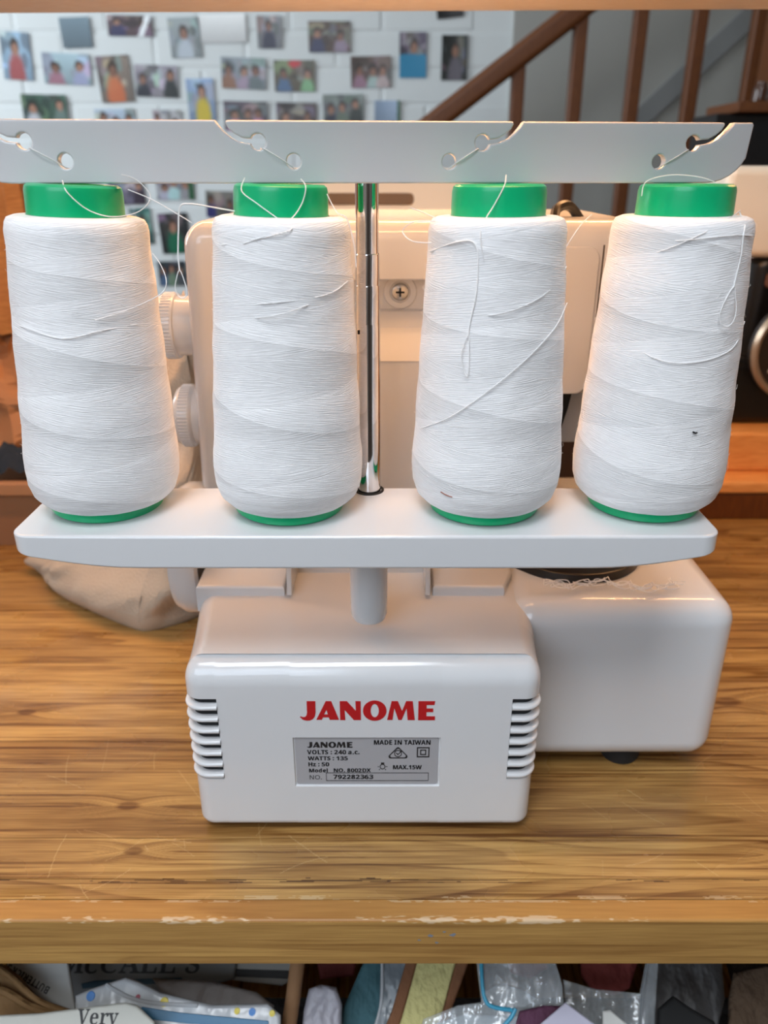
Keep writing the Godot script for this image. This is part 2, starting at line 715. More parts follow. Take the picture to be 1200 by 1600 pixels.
# ------------------------------------------------------------------ room
func make_room() -> void:
	struct("floor", Geo.new().box(Vector3(0, -0.80, -0.45), Vector3(4.8, 0.1, 4.3), 0.002, 1), mat(col(120, 98, 78), 0.6))
	var panel_glow := mat(col(240, 242, 245), 0.4)
	panel_glow.emission_enabled = true
	panel_glow.emission = Color(0.96, 0.98, 1.0)
	panel_glow.emission_energy_multiplier = 1.5
	var roof := struct("ceiling", Geo.new().box(Vector3(0, 1.75, -0.45), Vector3(4.8, 0.1, 4.3), 0.002, 1), M.plaster)
	var glass := mat(Color(0.9, 0.95, 1.0, 0.06), 0.02)
	glass.transparency = BaseMaterial3D.TRANSPARENCY_ALPHA
	part("lamp_panel", Geo.new().box(Vector3(-0.2, 1.685, 0.55), Vector3(0.62, 0.03, 0.62), 0.006, 2), panel_glow, roof)
	var turned := Transform3D(Basis(Vector3.UP, PI / 2), Vector3(-2.3, 0, 0))   # drawn x runs towards -z
	struct("wall_left", Geo.new().plate([rrect(-1.4, -0.75, 2.5, 1.70, 0.001, 1), rrect(0.75, 0.30, 1.75, 1.40, 0.001, 1)], 0.0, 0.1, [], 1, turned), M.plaster)
	var w2 := struct("added_window_2", Geo.new().plate([rrect(0.75, 0.30, 1.75, 1.40, 0.001, 1), rrect(0.80, 0.35, 1.70, 1.35, 0.001, 1)], 0.02, 0.08, [], 1, turned), M.paint_white)  # window added to brighten the wall of prints
	part("pane", Geo.new().box(Vector3(1.25, 0.85, 0.05), Vector3(0.90, 1.0, 0.006), 0.001, 1, turned), glass, w2)
	struct("wall_right", Geo.new().box(Vector3(2.25, 0.475, -0.45), Vector3(0.1, 2.45, 4.1), 0.002, 1), M.plaster)
	# the wall behind the camera, with a window and an added dark door
	var hole := rrect(-1.6, 0.55, -0.1, 1.60, 0.001, 1)
	struct("wall_front", Geo.new().plate([rrect(-2.2, -0.75, 2.2, 1.70, 0.001, 1), hole], 1.2, 1.3), mat(col(150, 142, 134), 0.9))
	var wi := struct("window_1", Geo.new().plate([rrect(-1.6, 0.55, -0.1, 1.60, 0.001, 1), rrect(-1.55, 0.60, -0.88, 1.55, 0.001, 1), rrect(-0.82, 0.60, -0.15, 1.55, 0.001, 1)], 1.22, 1.28), M.paint_white)
	for s in 2:
		part("pane", Geo.new().box(Vector3(-1.215 + s * 0.73, 1.075, 1.25), Vector3(0.67, 0.95, 0.006), 0.001, 1), glass, wi)
	var dr := struct("added_door_1", Geo.new().box(Vector3(0.32, 0.24, 1.18), Vector3(0.78, 1.98, 0.04), 0.004, 1), mat(col(84, 72, 64), 0.5))  # unseen dark door added for the stripe reflected in the chrome pole
	part("added_door_handle", Geo.new().tube([Vector3(0.62, 0.24, 1.16), Vector3(0.62, 0.24, 1.12), Vector3(0.52, 0.24, 1.12)], 0.008, 8), M.steel, dr)
	# photo wall: painted bricks
	var back := struct("wall_back", Geo.new().box(Vector3(0, 0.475, -2.3535), Vector3(4.8, 2.45, 0.1), 0.002, 1), M.paint_white)
	var bricks := []
	for k in 4:
		var s := k
		bricks.append(Geo.new().box(Vector3.ZERO, Vector3(0.228, 0.076, 0.016), 0.004, 2).warp(func(p): return p + Vector3(0, 0, 0.0012 * sin(p.x * 40.0 + s) * cos(p.y * 60.0 + s * 2.0))).mesh())
	var half := Geo.new().box(Vector3.ZERO, Vector3(0.11, 0.076, 0.016), 0.004, 2).mesh()
	for row in 12:
		var y := -0.16 + row * 0.0825
		for c in 8:
			var x := -1.30 + c * 0.2355 + (0.117 if row % 2 else 0.0)
			if x > 0.24:
				continue
			var b := part("brick", bricks[rng.randi() % 4], M.paint_white, back)
			b.position = Vector3(x, y, -2.3100 + rng.randf() * 0.0005)
			b.rotation.z = (rng.randf() - 0.5) * 0.006
	struct("wall_stairs", Geo.new().box(Vector3(1.245, 0.475, -2.305), Vector3(1.83, 2.45, 0.03), 0.002, 1), M.grey_wall)
	# sloping skirting beside the stairs
	struct("trim_1", Geo.new().plate([[Vector2(0.55, 0.27), Vector2(1.5, 1.15), Vector2(1.5, 1.22), Vector2(0.55, 0.34)]], -2.29, -2.278, [0.002], 1), mat(col(128, 130, 130), 0.5))

# ------------------------------------------------------------------ the bench
func make_bench() -> void:
	var t := thing("workbench", "pine workbench of glued boards with worn front edge, holding the white serger", "workbench")
	var x := 0.80
	# boards of the top
	for k in table_rows.size():
		var z0: float = table_rows[k] if k > 0 else 0.2382
		var z1: float = table_rows[k + 1] if k < table_rows.size() - 1 else 1.0
		if k == 0:
			z1 = table_rows[1]
		var g := Geo.new().box(Vector3(0, -0.0135, -(z0 + z1) / 2), Vector3(2 * x, 0.027, z1 - z0 - 0.0001), 0.0005, 1)
		for i in g.v.size():
			g.uv[i] = Vector2(g.v[i].x / 0.9 + 0.5, (-g.v[i].z - 0.2278 + (0.0 if g.v[i].y > -0.001 else 0.01)) / 0.5722)
		part("board", g, M.bench, t)
	# lipping
	var prof := [Vector2(-0.2381, -0.0271), Vector2(-0.2381, -0.0004), Vector2(-0.2378, 0.0)]
	for i in 7:
		var a := PI / 2 * i / 6
		prof.append(Vector2(-0.2290 + 0.0014 * sin(a), -0.0014 + 0.0014 * cos(a)))
	prof.append(Vector2(-0.2276, -0.0200))
	prof.append(Vector2(-0.2277, -0.0204))
	prof.append(Vector2(-0.2276, -0.0208))
	prof.append(Vector2(-0.2276, -0.0266))
	prof.append(Vector2(-0.2281, -0.0271))
	prof.append(Vector2(-0.2381, -0.0271))
	var lens := [0.0]
	for i in range(1, prof.size()):
		lens.append(lens[-1] + (prof[i] as Vector2).distance_to(prof[i - 1]))
	var lip := Geo.new()
	var n := 60
	for i in prof.size():
		for j in n + 1:
			var px := -x + 2 * x * j / n
			lip.add(Vector3(px, prof[i].y, prof[i].x), Vector2(px / 0.9 + 0.5, clampf((lens[i] - lens[2]) / 0.0392, 0.0, 1.0)))
	for i in prof.size() - 1:
		for j in n:
			var a := i * (n + 1) + j
			lip.quad(a, a + n + 1, a + n + 2, a + 1)
	part("front_lipping", lip, M.lipping, t, 60.0)
	# upper shelf, its posts, the lower shelf
	var sh := Geo.new().box(Vector3(0, 0.392, -0.385), Vector3(2 * x, 0.022, 0.33), 0.002, 2)
	sh.put(Transform3D(Basis(Vector3.UP, -0.026), Vector3(0, 0, -0.01)))
	part("upper_shelf", sh, M.pale_board, t)
	for s in [-1, 1]:
		part("side_panel", Geo.new().box(Vector3(s * (x + 0.012), -0.17, -0.5), Vector3(0.022, 1.16, 0.5), 0.002, 1), M.orange_wood, t)
	part("lower_shelf", Geo.new().box(Vector3(0, -0.27, -0.50), Vector3(2 * x, 0.022, 0.56), 0.002, 1), M.bench, t)
	part("back_panel", Geo.new().box(Vector3(0, -0.39, -0.81), Vector3(2 * x, 0.72, 0.012), 0.002, 1), M.darkwood, t)
	# lamp strips under the upper shelf
	var lamp := mat(col(255, 226, 190), 0.4)
	lamp.emission_enabled = true
	lamp.emission = Color(1.0, 0.80, 0.58)
	lamp.emission_energy_multiplier = 1.5
	for k in 2:
		var zz: float = [-0.304, -0.47][k]
		var xx: float = [0.015, -0.02][k]
		var s := part("lamp_strip", Geo.new().box(Vector3(xx, 0.3775, zz), Vector3([0.16, 0.7][k], 0.006, 0.016), 0.002, 2), lamp, t)
		s.set_meta("label", "warm lamp strip under the upper shelf")
		var l := AreaLight3D.new()
		l.name = "strip_light"
		l.area_size = Vector2([0.16, 0.7][k], 0.014)
		l.light_color = Color(1.0, 0.74, 0.50)
		l.light_energy = [0.018, 0.18][k]
		l.shadow_enabled = true
		add_child(l, true)
		l.position = Vector3(xx, 0.3735, zz)
		l.rotation_degrees = Vector3(-90, 0, 0)

# ------------------------------------------------------------------ the serger
func make_serger() -> void:
	var s := thing("serger", "white serger sewing machine seen from behind on the pine bench", "sewing machine")
	serger_housing(s)
	serger_body(s)
	serger_stand(s)
	serger_prints(s)

func serger_housing(s: Node3D) -> void:
	# motor housing: horizontal outlines stacked from the bottom to the rounded top
	var xl := -0.0880
	var xr := 0.0694
	var zf := -0.275
	var zb := -0.43
	var R := 0.0075
	var e := 0.0002
	var path := []                                    # x, z, outward x, outward z, kind (0 plain, 1 vent, 2 plate)
	var side := func(sx: float) -> Array:
		var out := []
		var x0: float = xl if sx < 0 else xr
		out.append([x0, zb, sx, 0.0, 0])
		out.append([x0, -0.36, sx, 0.0, 0])
		out.append([x0, -0.305 - e, sx, 0.0, 0])
		out.append([x0, -0.305, sx, 0.0, 1])
		out.append([x0, -0.29, sx, 0.0, 1])
		for i in 9:
			var a := PI / 2 * i / 8
			out.append([x0 - sx * R + sx * R * cos(a), zf - R + R * sin(a), sx * cos(a), sin(a), 1])
		var xv: float = -0.0738 if sx < 0 else 0.0566
		out.append([xv, zf, 0.0, 1.0, 1])
		out.append([xv - sx * e, zf, 0.0, 1.0, 0])
		return out
	path = side.call(-1.0)
	for p in [[-0.0409 - e, 0], [-0.0409, 2], [0.0254, 2], [0.0254 + e, 0]]:
		path.append([p[0], zf, 0.0, 1.0, p[1]])
	var right: Array = side.call(1.0)
	right.reverse()
	path.append_array(right)
	var ys := []                                      # height, inset, vent depth, plate depth
	for i in 6:
		var a := PI / 2 * i / 5
		ys.append([0.0035 + 0.005 - 0.005 * cos(a) , 0.005 * (1 - sin(a)), 0.0, 0.0])
	var vt := 0.0782
	var vb := 0.0335
	ys.append([0.0290 - e, 0.0, 0.0, 0.0])
	ys.append([0.0290, 0.0, 0.0, 1.0])
	ys.append([vb - e, 0.0, 0.0, 1.0])
	ys.append([vb, 0.0, 1.0, 1.0])
	ys.append([0.0571, 0.0, 1.0, 1.0])
	ys.append([0.0571 + e, 0.0, 1.0, 0.0])
	ys.append([vt, 0.0, 1.0, 0.0])
	ys.append([vt + e, 0.0, 0.0, 0.0])
	for i in 11:
		var a := PI / 2 * i / 10
		ys.append([0.0845 + 0.0125 * sin(a), 0.0125 * (1 - cos(a)), 0.0, 0.0])
	var g := Geo.new()
	var dk := Geo.new()
	var dk2 := Geo.new()
	var n := path.size()
	for r in ys:
		for p in path:
			var ins: float = r[1]
			var ox: float = -p[2] * ins * 0.72
			var oz: float = -p[3] * ins
			var dep := 0.0
			if p[4] == 1:
				dep = 0.0025 * r[2]
			elif p[4] == 2:
				dep = 0.0011 * r[3]
			g.add(Vector3(p[0] + ox - p[2] * dep, r[0], p[1] + oz - p[3] * dep))
	dk.v = g.v.duplicate()
	dk.uv = g.uv.duplicate()
	dk2.v = g.v.duplicate()
	dk2.uv = g.uv.duplicate()
	for j in ys.size() - 1:
		for i in n - 1:
			var a := j * n + i
			var vent: bool = ys[j][2] > 0 and ys[j + 1][2] > 0 and path[i][4] == 1 and path[i + 1][4] == 1
			((dk if path[i][0] < 0 else dk2) if vent else g).quad(a, a + 1, a + n + 1, a + n)
	# lid and underside
	var lid := [0, ys.size() - 1]
	for q in 2:
		var base: int = lid[q] * n
		var prev := base
		for k in 5:
			var next := g.v.size()
			for i in n:
				var p := g.v[base + i]
				g.add(Vector3(lerpf(p.x, -0.0093, (k + 1) / 5.0), p.y, p.z))
			for i in n - 1:
				if q:
					g.quad(prev + i, prev + i + 1, next + i + 1, next + i)
				else:
					g.quad(prev + i, next + i, next + i + 1, prev + i + 1)
			prev = next
	var flare := func(p: Vector3) -> Vector3:
		var k := smoothstep(-0.283, -0.37, p.z)
		var rise := smoothstep(-0.283, -0.36, p.z) * smoothstep(0.07, 0.097, p.y)
		return Vector3(-0.0093 + (p.x + 0.0093) * (1.0 + 0.105 * k), p.y + 0.0030 * rise, p.z)
	g.warp(flare)
	dk.warp(flare)
	dk2.warp(flare)
	part("motor_housing", g, M.white, s, 32.0)
	part("vent_dark_back", dk, M.dark, s)  # closed recess backs coloured black for the shade inside hollow vents
	part("vent_dark_back", dk2, M.dark, s)
	# slats in the two vents
	for sx in [-1.0, 1.0]:
		for k in 7:
			var y := 0.0736 - k * 0.00635
			var pts := []
			var x0: float = xl if sx < 0 else xr
			pts.append(Vector2(x0, -0.304))
			pts.append(Vector2(x0, -0.290))
			for i in 9:
				var a := PI / 2 * i / 8
				pts.append(Vector2(x0 - sx * R + sx * R * cos(a), zf - R + R * sin(a)))
			pts.append(Vector2(-0.0736 if sx < 0 else 0.0564, zf))
			var hh := 0.00118
			var prof := [Vector2(-0.0027, -hh), Vector2(0.0002, -hh), Vector2(0.0009, -hh * 0.55), Vector2(0.0011, 0.0), Vector2(0.0009, hh * 0.6), Vector2(0.0002, hh), Vector2(-0.0027, hh)]
			var sl := Geo.new()
			var m := prof.size()
			for i in pts.size():
				var d: Vector2 = (pts[mini(i + 1, pts.size() - 1)] - pts[maxi(i - 1, 0)]).normalized()
				var nrm = Vector2(d.y, -d.x) * -sx
				if sx < 0:
					nrm = Vector2(-d.y, d.x)
				else:
					nrm = Vector2(d.y, -d.x)
				if nrm.dot(Vector2(sx, 1)) < 0:
					nrm = -nrm
				for q in prof:
					sl.add(Vector3(pts[i].x + nrm.x * q.x, y + q.y, pts[i].y + nrm.y * q.x))
			for i in pts.size() - 1:
				for j in m - 1:
					var a := i * m + j
					if sx < 0:
						sl.quad(a, a + m, a + m + 1, a + 1)
					else:
						sl.quad(a, a + 1, a + m + 1, a + m)
			sl.warp(flare)
			part("vent_slat", sl, M.white, s, 50.0)
	# base block that runs on to the right, its feet
	part("base", Geo.new().box(Vector3(0.1155, 0.0550, -0.404), Vector3(0.111, 0.0932, 0.180), 0.0125, 6), M.white, s)
	var rr := []
	for i in 9:
		var a := PI / 2 * i / 8
		rr.append(Vector2(0.0735 + 0.006 * (1.0 - sin(a)) * 1.0, 0))
	for p in [Vector3(0.128, 0.0, -0.331), Vector3(-0.06, 0.0, -0.294), Vector3(0.045, 0.0, -0.294), Vector3(-0.07, 0.0, -0.47), Vector3(0.15, 0.0, -0.47)]:
		part("rubber_foot", Geo.new().lathe([Vector2(0.0001, 0.0), Vector2(0.0095, 0.0), Vector2(0.0105, 0.002), Vector2(0.0105, 0.009), Vector2(0.0001, 0.0095)], 24, Transform3D(Basis.IDENTITY, p)), M.rubber, s)
	# raised saddle that carries the stand: two ledges, a recess, two ribs
	part("saddle", Geo.new().plate([[Vector2(-0.0925, -0.36), Vector2(-0.0925, -0.330), Vector2(-0.0490, -0.330), Vector2(-0.0490, -0.352), Vector2(0.0240, -0.352), Vector2(0.0240, -0.330), Vector2(0.0590, -0.330), Vector2(0.0650, -0.345), Vector2(0.0650, -0.36)]], 0.09, 0.1040, [0.0018], 3, Transform3D(Basis(Vector3.RIGHT, Vector3(0, 0, 1), Vector3(0, 1, 0)), Vector3.ZERO)).put(Transform3D.IDENTITY), M.white, s)
	for x in [-0.0462, 0.0213]:
		part("rib", Geo.new().plate([[Vector2(-0.333, 0.128), Vector2(-0.360, 0.128), Vector2(-0.360, 0.0990), Vector2(-0.3265, 0.1010)]], -0.0013, 0.0013, [0.0005], 2, Transform3D(Basis(Vector3(0, 0, 1), Vector3(0, 1, 0), Vector3(-1, 0, 0)), Vector3(x, 0, 0)), true), M.white, s)

func serger_body(s: Node3D) -> void:
	# upper body: column and arm in one outline, a recess for the handle across the back
	var c := []
	var corner := func(p: Vector2, r: float, a0: float, a1: float) -> void:
		for i in 9:
			var a := deg_to_rad(lerpf(a0, a1, i / 8.0))
			c.append(p + Vector2(cos(a), sin(a)) * r)
	c.append(Vector2(-0.0985, 0.085))
	c.append(Vector2(0.0640, 0.085))
	corner.call(Vector2(0.0700, 0.182), 0.006, 180, 90)
	c.append(Vector2(0.1280, 0.188))
	corner.call(Vector2(0.1150, 0.2565), 0.013, 0, 90)
	corner.call(Vector2(-0.0825, 0.2575), 0.012, 90, 180)
	var rec := rrect(-0.0520, 0.2063, 0.0530, 0.2432, 0.003, 3)
	part("upper_body", Geo.new().plate([c, rec], -0.50, -0.375, [0.0095, 0.0010], 6), M.white, s, 35.0)
	# handle recess: shaded roof, flat back with screw, sloping sill
	var pr := [[0.2440, -0.3755], [0.2432, -0.3880], [0.2280, -0.3885], [0.2270, -0.3865], [0.2190, -0.3860], [0.2165, -0.3830], [0.2050, -0.3745]]
	var g := Geo.new().grid(1, 6, func(u, v):
		var k := int(round(v * 6))
		return Vector3(0.0535 - u * 0.107, pr[k][0], pr[k][1]))
	for sx in [-0.0525, 0.0532]:
		g.box(Vector3(sx, 0.2247, -0.382), Vector3(0.0008, 0.0385, 0.013), 0.0002, 1)
	part("handle_recess", g, M.white_matt, s, 25.0)
	var sc := part("washer", Geo.new().lathe([Vector2(0.0001, 0.0), Vector2(0.0078, 0.0), Vector2(0.0082, 0.0004), Vector2(0.0078, 0.0009), Vector2(0.0052, 0.0010), Vector2(0.0048, 0.0006), Vector2(0.0001, 0.0006)], 32, Transform3D(Basis(Vector3.RIGHT, PI / 2), Vector3(0.0079, 0.2362, -0.3883))), M.white_matt, s)
	part("screw", Geo.new().lathe([Vector2(0.0042, 0.0), Vector2(0.0042, 0.0012), Vector2(0.0034, 0.0019), Vector2(0.0001, 0.0021)], 24, Transform3D(Basis(Vector3.RIGHT, PI / 2), Vector3(0.0079, 0.2362, -0.3878))), M.steel, s)
	var cross := Geo.new()
	cross.box(Vector3(0.0079, 0.2362, -0.38578), Vector3(0.0042, 0.0009, 0.0004), 0.0001, 1)
	cross.box(Vector3(0.0079, 0.2362, -0.38578), Vector3(0.0009, 0.0042, 0.0004), 0.0001, 1)
	part("screw_slot", cross, M.dark, s)
	# cover at the right of the back, and the end cover beyond the seam
	part("rear_cover", Geo.new().plate([rrect(0.0605, 0.1885, 0.1005, 0.2585, 0.006, 5)], -0.380, -0.3738, [0.0009], 3), M.white, s)
	part("end_cover", Geo.new().plate([rrect(0.1032, 0.1885, 0.1190, 0.2600, 0.0012, 2)], -0.380, -0.3741, [0.0005], 2), M.white, s)
	part("seam", Geo.new().box(Vector3(0.1020, 0.2240, -0.3752), Vector3(0.0008, 0.0700, 0.0008), 0.0002, 1), mat(col(96, 88, 82), 0.6), s)
	part("presser_lifter", Geo.new().plate([[Vector2(0.0845, 0.1890), Vector2(0.0985, 0.1890), Vector2(0.0965, 0.1760), Vector2(0.0925, 0.1590), Vector2(0.0855, 0.1590)]], -0.402, -0.390, [0.001], 2), M.black, s)
	part("face_plate", Geo.new().plate([[Vector2(0.0940, 0.1900), Vector2(0.1250, 0.1900), Vector2(0.1210, 0.1530), Vector2(0.0930, 0.1530)]], -0.440, -0.404, [0.002], 3), M.white_matt, s)
	part("presser_foot", Geo.new().plate([[Vector2(0.0860, 0.157), Vector2(0.0925, 0.157), Vector2(0.0905, 0.150), Vector2(0.0880, 0.147), Vector2(0.0860, 0.150)]], -0.402, -0.392, [0.001], 2), mat(col(60, 44, 40), 0.4), s)
	part("looper_guard", Geo.new().box(Vector3(0.0870, 0.131, -0.398), Vector3(0.014, 0.028, 0.012), 0.003, 2), M.black, s)
	part("work_plate", Geo.new().lathe([Vector2(0.0001, 0.1000), Vector2(0.0360, 0.1000), Vector2(0.0372, 0.1012), Vector2(0.0372, 0.1062), Vector2(0.0362, 0.1070), Vector2(0.0001, 0.1070)], 64, Transform3D(Basis.IDENTITY, Vector3(0.100, 0, -0.374))), M.black, s)
	part("front_cover", Geo.new().box(Vector3(0.13, 0.135, -0.505), Vector3(0.10, 0.10, 0.02), 0.004, 2), mat(col(70, 52, 48), 0.5), s)
	part("carry_handle", Geo.new().tube(smooth([Vector3(0.083, 0.268, -0.40), Vector3(0.085, 0.2735, -0.405), Vector3(0.092, 0.2745, -0.41), Vector3(0.099, 0.268, -0.415)]), 0.0025, 8), M.black, s)
	# tension dials on the left flank
	for k in 2:
		var d := Transform3D(Basis(Vector3(0, 0, 1), PI / 2), Vector3([-0.0905, -0.0935][k], [0.2172, 0.1692][k], [-0.402, -0.402][k]))
		var p := part("tension_dial", Geo.new().lathe([Vector2(0.0150, 0.0), Vector2(0.0150, 0.0135), Vector2(0.0152, 0.0148), Vector2(0.0163, 0.0152), Vector2(0.0166, 0.0165), Vector2(0.0162, 0.0215), Vector2(0.0150, 0.0245), Vector2(0.0120, 0.0262), Vector2(0.0001, 0.0266)] if k == 0 else [Vector2(0.0150, 0.0), Vector2(0.0150, 0.0075), Vector2(0.0163, 0.0085), Vector2(0.0166, 0.0095), Vector2(0.0162, 0.0145), Vector2(0.0150, 0.0168), Vector2(0.0120, 0.0185), Vector2(0.0001, 0.0189)], 48, d), M.white, s)
		var kn := Geo.new()
		for i in 56:
			var a := TAU * i / 56
			kn.box(Vector3(0, [0.0188, 0.0118][k], 0.0163), Vector3(0.0009, 0.0052, 0.0012), 0.0003, 1, d * Transform3D(Basis(Vector3.UP, a), Vector3.ZERO))
		part("knurling", kn, M.white, p)
		write(["4", "0"][k], -0.0016, -0.0022, 0.0016, 0.0022, 0.0, M.ink, p, "Droid Sans", false, d * Transform3D(Basis(Vector3.UP, deg_to_rad([-118, -96][k])), Vector3.ZERO) * Transform3D(Basis.IDENTITY, Vector3(0, 0.0095 - k * 0.0048, 0.01502)) * Transform3D(Basis(Vector3(0, 0, 1), -PI / 2), Vector3.ZERO))
	# hand wheel low on the left flank
	part("hand_wheel", Geo.new().lathe([Vector2(0.030, 0.0), Vector2(0.0335, 0.001), Vector2(0.0355, 0.004), Vector2(0.0355, 0.010), Vector2(0.033, 0.0145), Vector2(0.026, 0.016), Vector2(0.024, 0.0135), Vector2(0.0001, 0.013)], 64, Transform3D(Basis(Vector3(0, 0, 1), PI / 2), Vector3(-0.0950, 0.1030, -0.376))), M.white, s)

func serger_stand(s: Node3D) -> void:
	# platform: rounded slab, thinner towards its ends
	var g := Geo.new().plate([rrect(-0.1392, 0.2553, 0.1256, 0.3035, 0.0075, 6)], 0.0, 0.0139, [0.0014], 4, Transform3D.IDENTITY, true)
	# points between the ends so that the underside can sweep up
	g = Geo.new()
	var ol := []
	var base := rrect(-0.1392, -0.3035, 0.1256, -0.2553, 0.0075, 6)
	for i in base.size():
		var a: Vector2 = base[i]
		var b: Vector2 = base[(i + 1) % base.size()]
		var k := maxi(1, int((b - a).length() / 0.008))
		for j in k:
			ol.append(a.lerp(b, float(j) / k))
	g.plate([ol], 0.1531, 0.1669, [0.0013], 4, Transform3D(Basis(Vector3.RIGHT, Vector3(0, 0, 1), Vector3(0, 1, 0)), Vector3.ZERO), true)
	for i in range(0, g.t.size(), 3):
		var sw := g.t[i]
		g.t[i] = g.t[i + 1]
		g.t[i + 1] = sw
	g.warp(func(p):
		var q: float = (0.1669 - p.y) / 0.0138
		var e := maxf(absf(p.x + 0.0068) - 0.086, 0.0) / 0.046
		return Vector3(p.x, p.y + q * 0.0062 * e * e * (1.5 - 0.5 * e), p.z))
	part("spool_platform", g, M.white, s, 35.0)
	for p in [-0.1117, -0.0379, 0.0400, 0.1044]:
		part("spool_pin", Geo.new().lathe([Vector2(0.012, 0.1665), Vector2(0.011, 0.172), Vector2(0.004, 0.178), Vector2(0.0035, 0.262), Vector2(0.002, 0.265), Vector2(0.0001, 0.2655)], 20, Transform3D(Basis.IDENTITY, Vector3(p, 0, -0.2862))), M.white_matt, s)
	# peg below the platform
	part("stand_peg", Geo.new().lathe([Vector2(0.0001, 0.1040), Vector2(0.0052, 0.1042), Vector2(0.0072, 0.1052), Vector2(0.0081, 0.1075), Vector2(0.0083, 0.112), Vector2(0.0085, 0.156)], 36, Transform3D(Basis.IDENTITY, Vector3(-0.0068, 0, -0.300))), M.white, s)
	# telescopic chrome pole
	var px := Transform3D(Basis.IDENTITY, Vector3(-0.0062, 0, -0.3005))
	part("pole", Geo.new().lathe([Vector2(0.0050, 0.1660), Vector2(0.00475, 0.1680), Vector2(0.00475, 0.2362), Vector2(0.0046, 0.2368), Vector2(0.0046, 0.2370)], 40, px), M.chrome, s)
	part("pole", Geo.new().lathe([Vector2(0.0043, 0.2360), Vector2(0.0048, 0.2366), Vector2(0.0048, 0.2502), Vector2(0.0045, 0.2508)], 40, px), M.chrome, s)
	part("pole", Geo.new().lathe([Vector2(0.0041, 0.2500), Vector2(0.0046, 0.2508), Vector2(0.0046, 0.2614), Vector2(0.0043, 0.2620)], 40, px), M.chrome, s)
	part("pole", Geo.new().lathe([Vector2(0.0038, 0.2610), Vector2(0.00425, 0.2622), Vector2(0.00425, 0.2990)], 40, px), M.chrome, s)
	part("catch", Geo.new().box(Vector3(-0.0098, 0.2335, -0.2971), Vector3(0.0007, 0.0016, 0.0006), 0.0002, 1), M.dark, s)
	part("pole_collar", Geo.new().lathe([Vector2(0.0062, 0.1660), Vector2(0.0062, 0.1673), Vector2(0.0052, 0.1674), Vector2(0.0051, 0.1668)], 32, px), M.dark, s)
	# thread guide bar: slots run from the top edge down to keyholes
	var bot := -0.0
	var top := 0.0196
	var o := []
	o.append(Vector2(-0.1349, top))
	var slots := [-1.0, -1.0, 1.0, 1.0]
	var keys := [-0.1150, -0.0380, 0.0392, 0.1148]
	# bottom edge first (counter-clockwise)
	o = []
	for i in 7:
		var a := deg_to_rad(lerpf(200, 270, i / 6.0))
		o.append(Vector2(-0.1215, 0.0125) + Vector2(cos(a) * 0.0145, sin(a) * 0.0125))
	for x in [-0.08, -0.04, 0.0, 0.04, 0.08]:
		o.append(Vector2(x, bot))
	for i in 7:
		var a := deg_to_rad(lerpf(270, 340, i / 6.0))
		o.append(Vector2(0.1215, 0.0125) + Vector2(cos(a) * 0.0145, sin(a) * 0.0125))
	o.append(Vector2(0.1360, 0.0188))
	o.append(Vector2(0.1354, top))
	for k in [3, 2, 1, 0]:
		var sg: float = slots[k]
		var c := Vector2(keys[k], 0.0130)
		var run := []                                  # right lip of the slot, for a slot that opens to the right
		run.append(Vector2(0.0140, top))
		run.append(Vector2(0.0131, top - 0.0012))
		run.append(Vector2(0.0112, top - 0.0034))
		run.append(Vector2(0.0088, top - 0.0054))
		run.append(Vector2(0.0058, top - 0.0067))
		run.append(Vector2(0.0025, top - 0.0071))
		for i in 13:
			var a := deg_to_rad(lerpf(-22, -338, i / 12.0))
			run.append(Vector2(cos(a), sin(a)) * 0.0026)
		run.append(Vector2(0.0052, top - 0.0054))
		run.append(Vector2(0.0078, top - 0.0041))
		run.append(Vector2(0.0098, top - 0.0024))
		run.append(Vector2(0.0106, top - 0.0009))
		run.append(Vector2(0.0104, top - 0.0002))
		run.append(Vector2(0.0098, top))
		if sg < 0:
			run.reverse()
		for p in run:
			o.append(c + Vector2(p.x * sg, p.y if absf(p.y) < 0.01 and p.length() < 0.00261 else p.y - 0.0130))
	o.append(Vector2(-0.1354, top))
	o.append(Vector2(-0.1360, 0.0188))
	var loops := [o]
	var bv := [0.0007]
	for x in [-0.1025, -0.0262, 0.0277, 0.1030]:
		loops.append(ring(Vector2(x, 0.0070), 0.00245, 0.00245, 20))
		bv.append(0.0006)
	var bar := Geo.new().plate(loops, -0.0022, 0.0022, bv, 3, Transform3D(Basis(Vector3.UP, deg_to_rad(4.7)), Vector3(-0.0050, 0.2860, -0.2940)), true)
	part("thread_guide_bar", bar, M.white, s, 32.0)
	part("guide_socket", Geo.new().box(Vector3(-0.0062, 0.2935, -0.3005), Vector3(0.016, 0.012, 0.012), 0.003, 3), M.white, s)

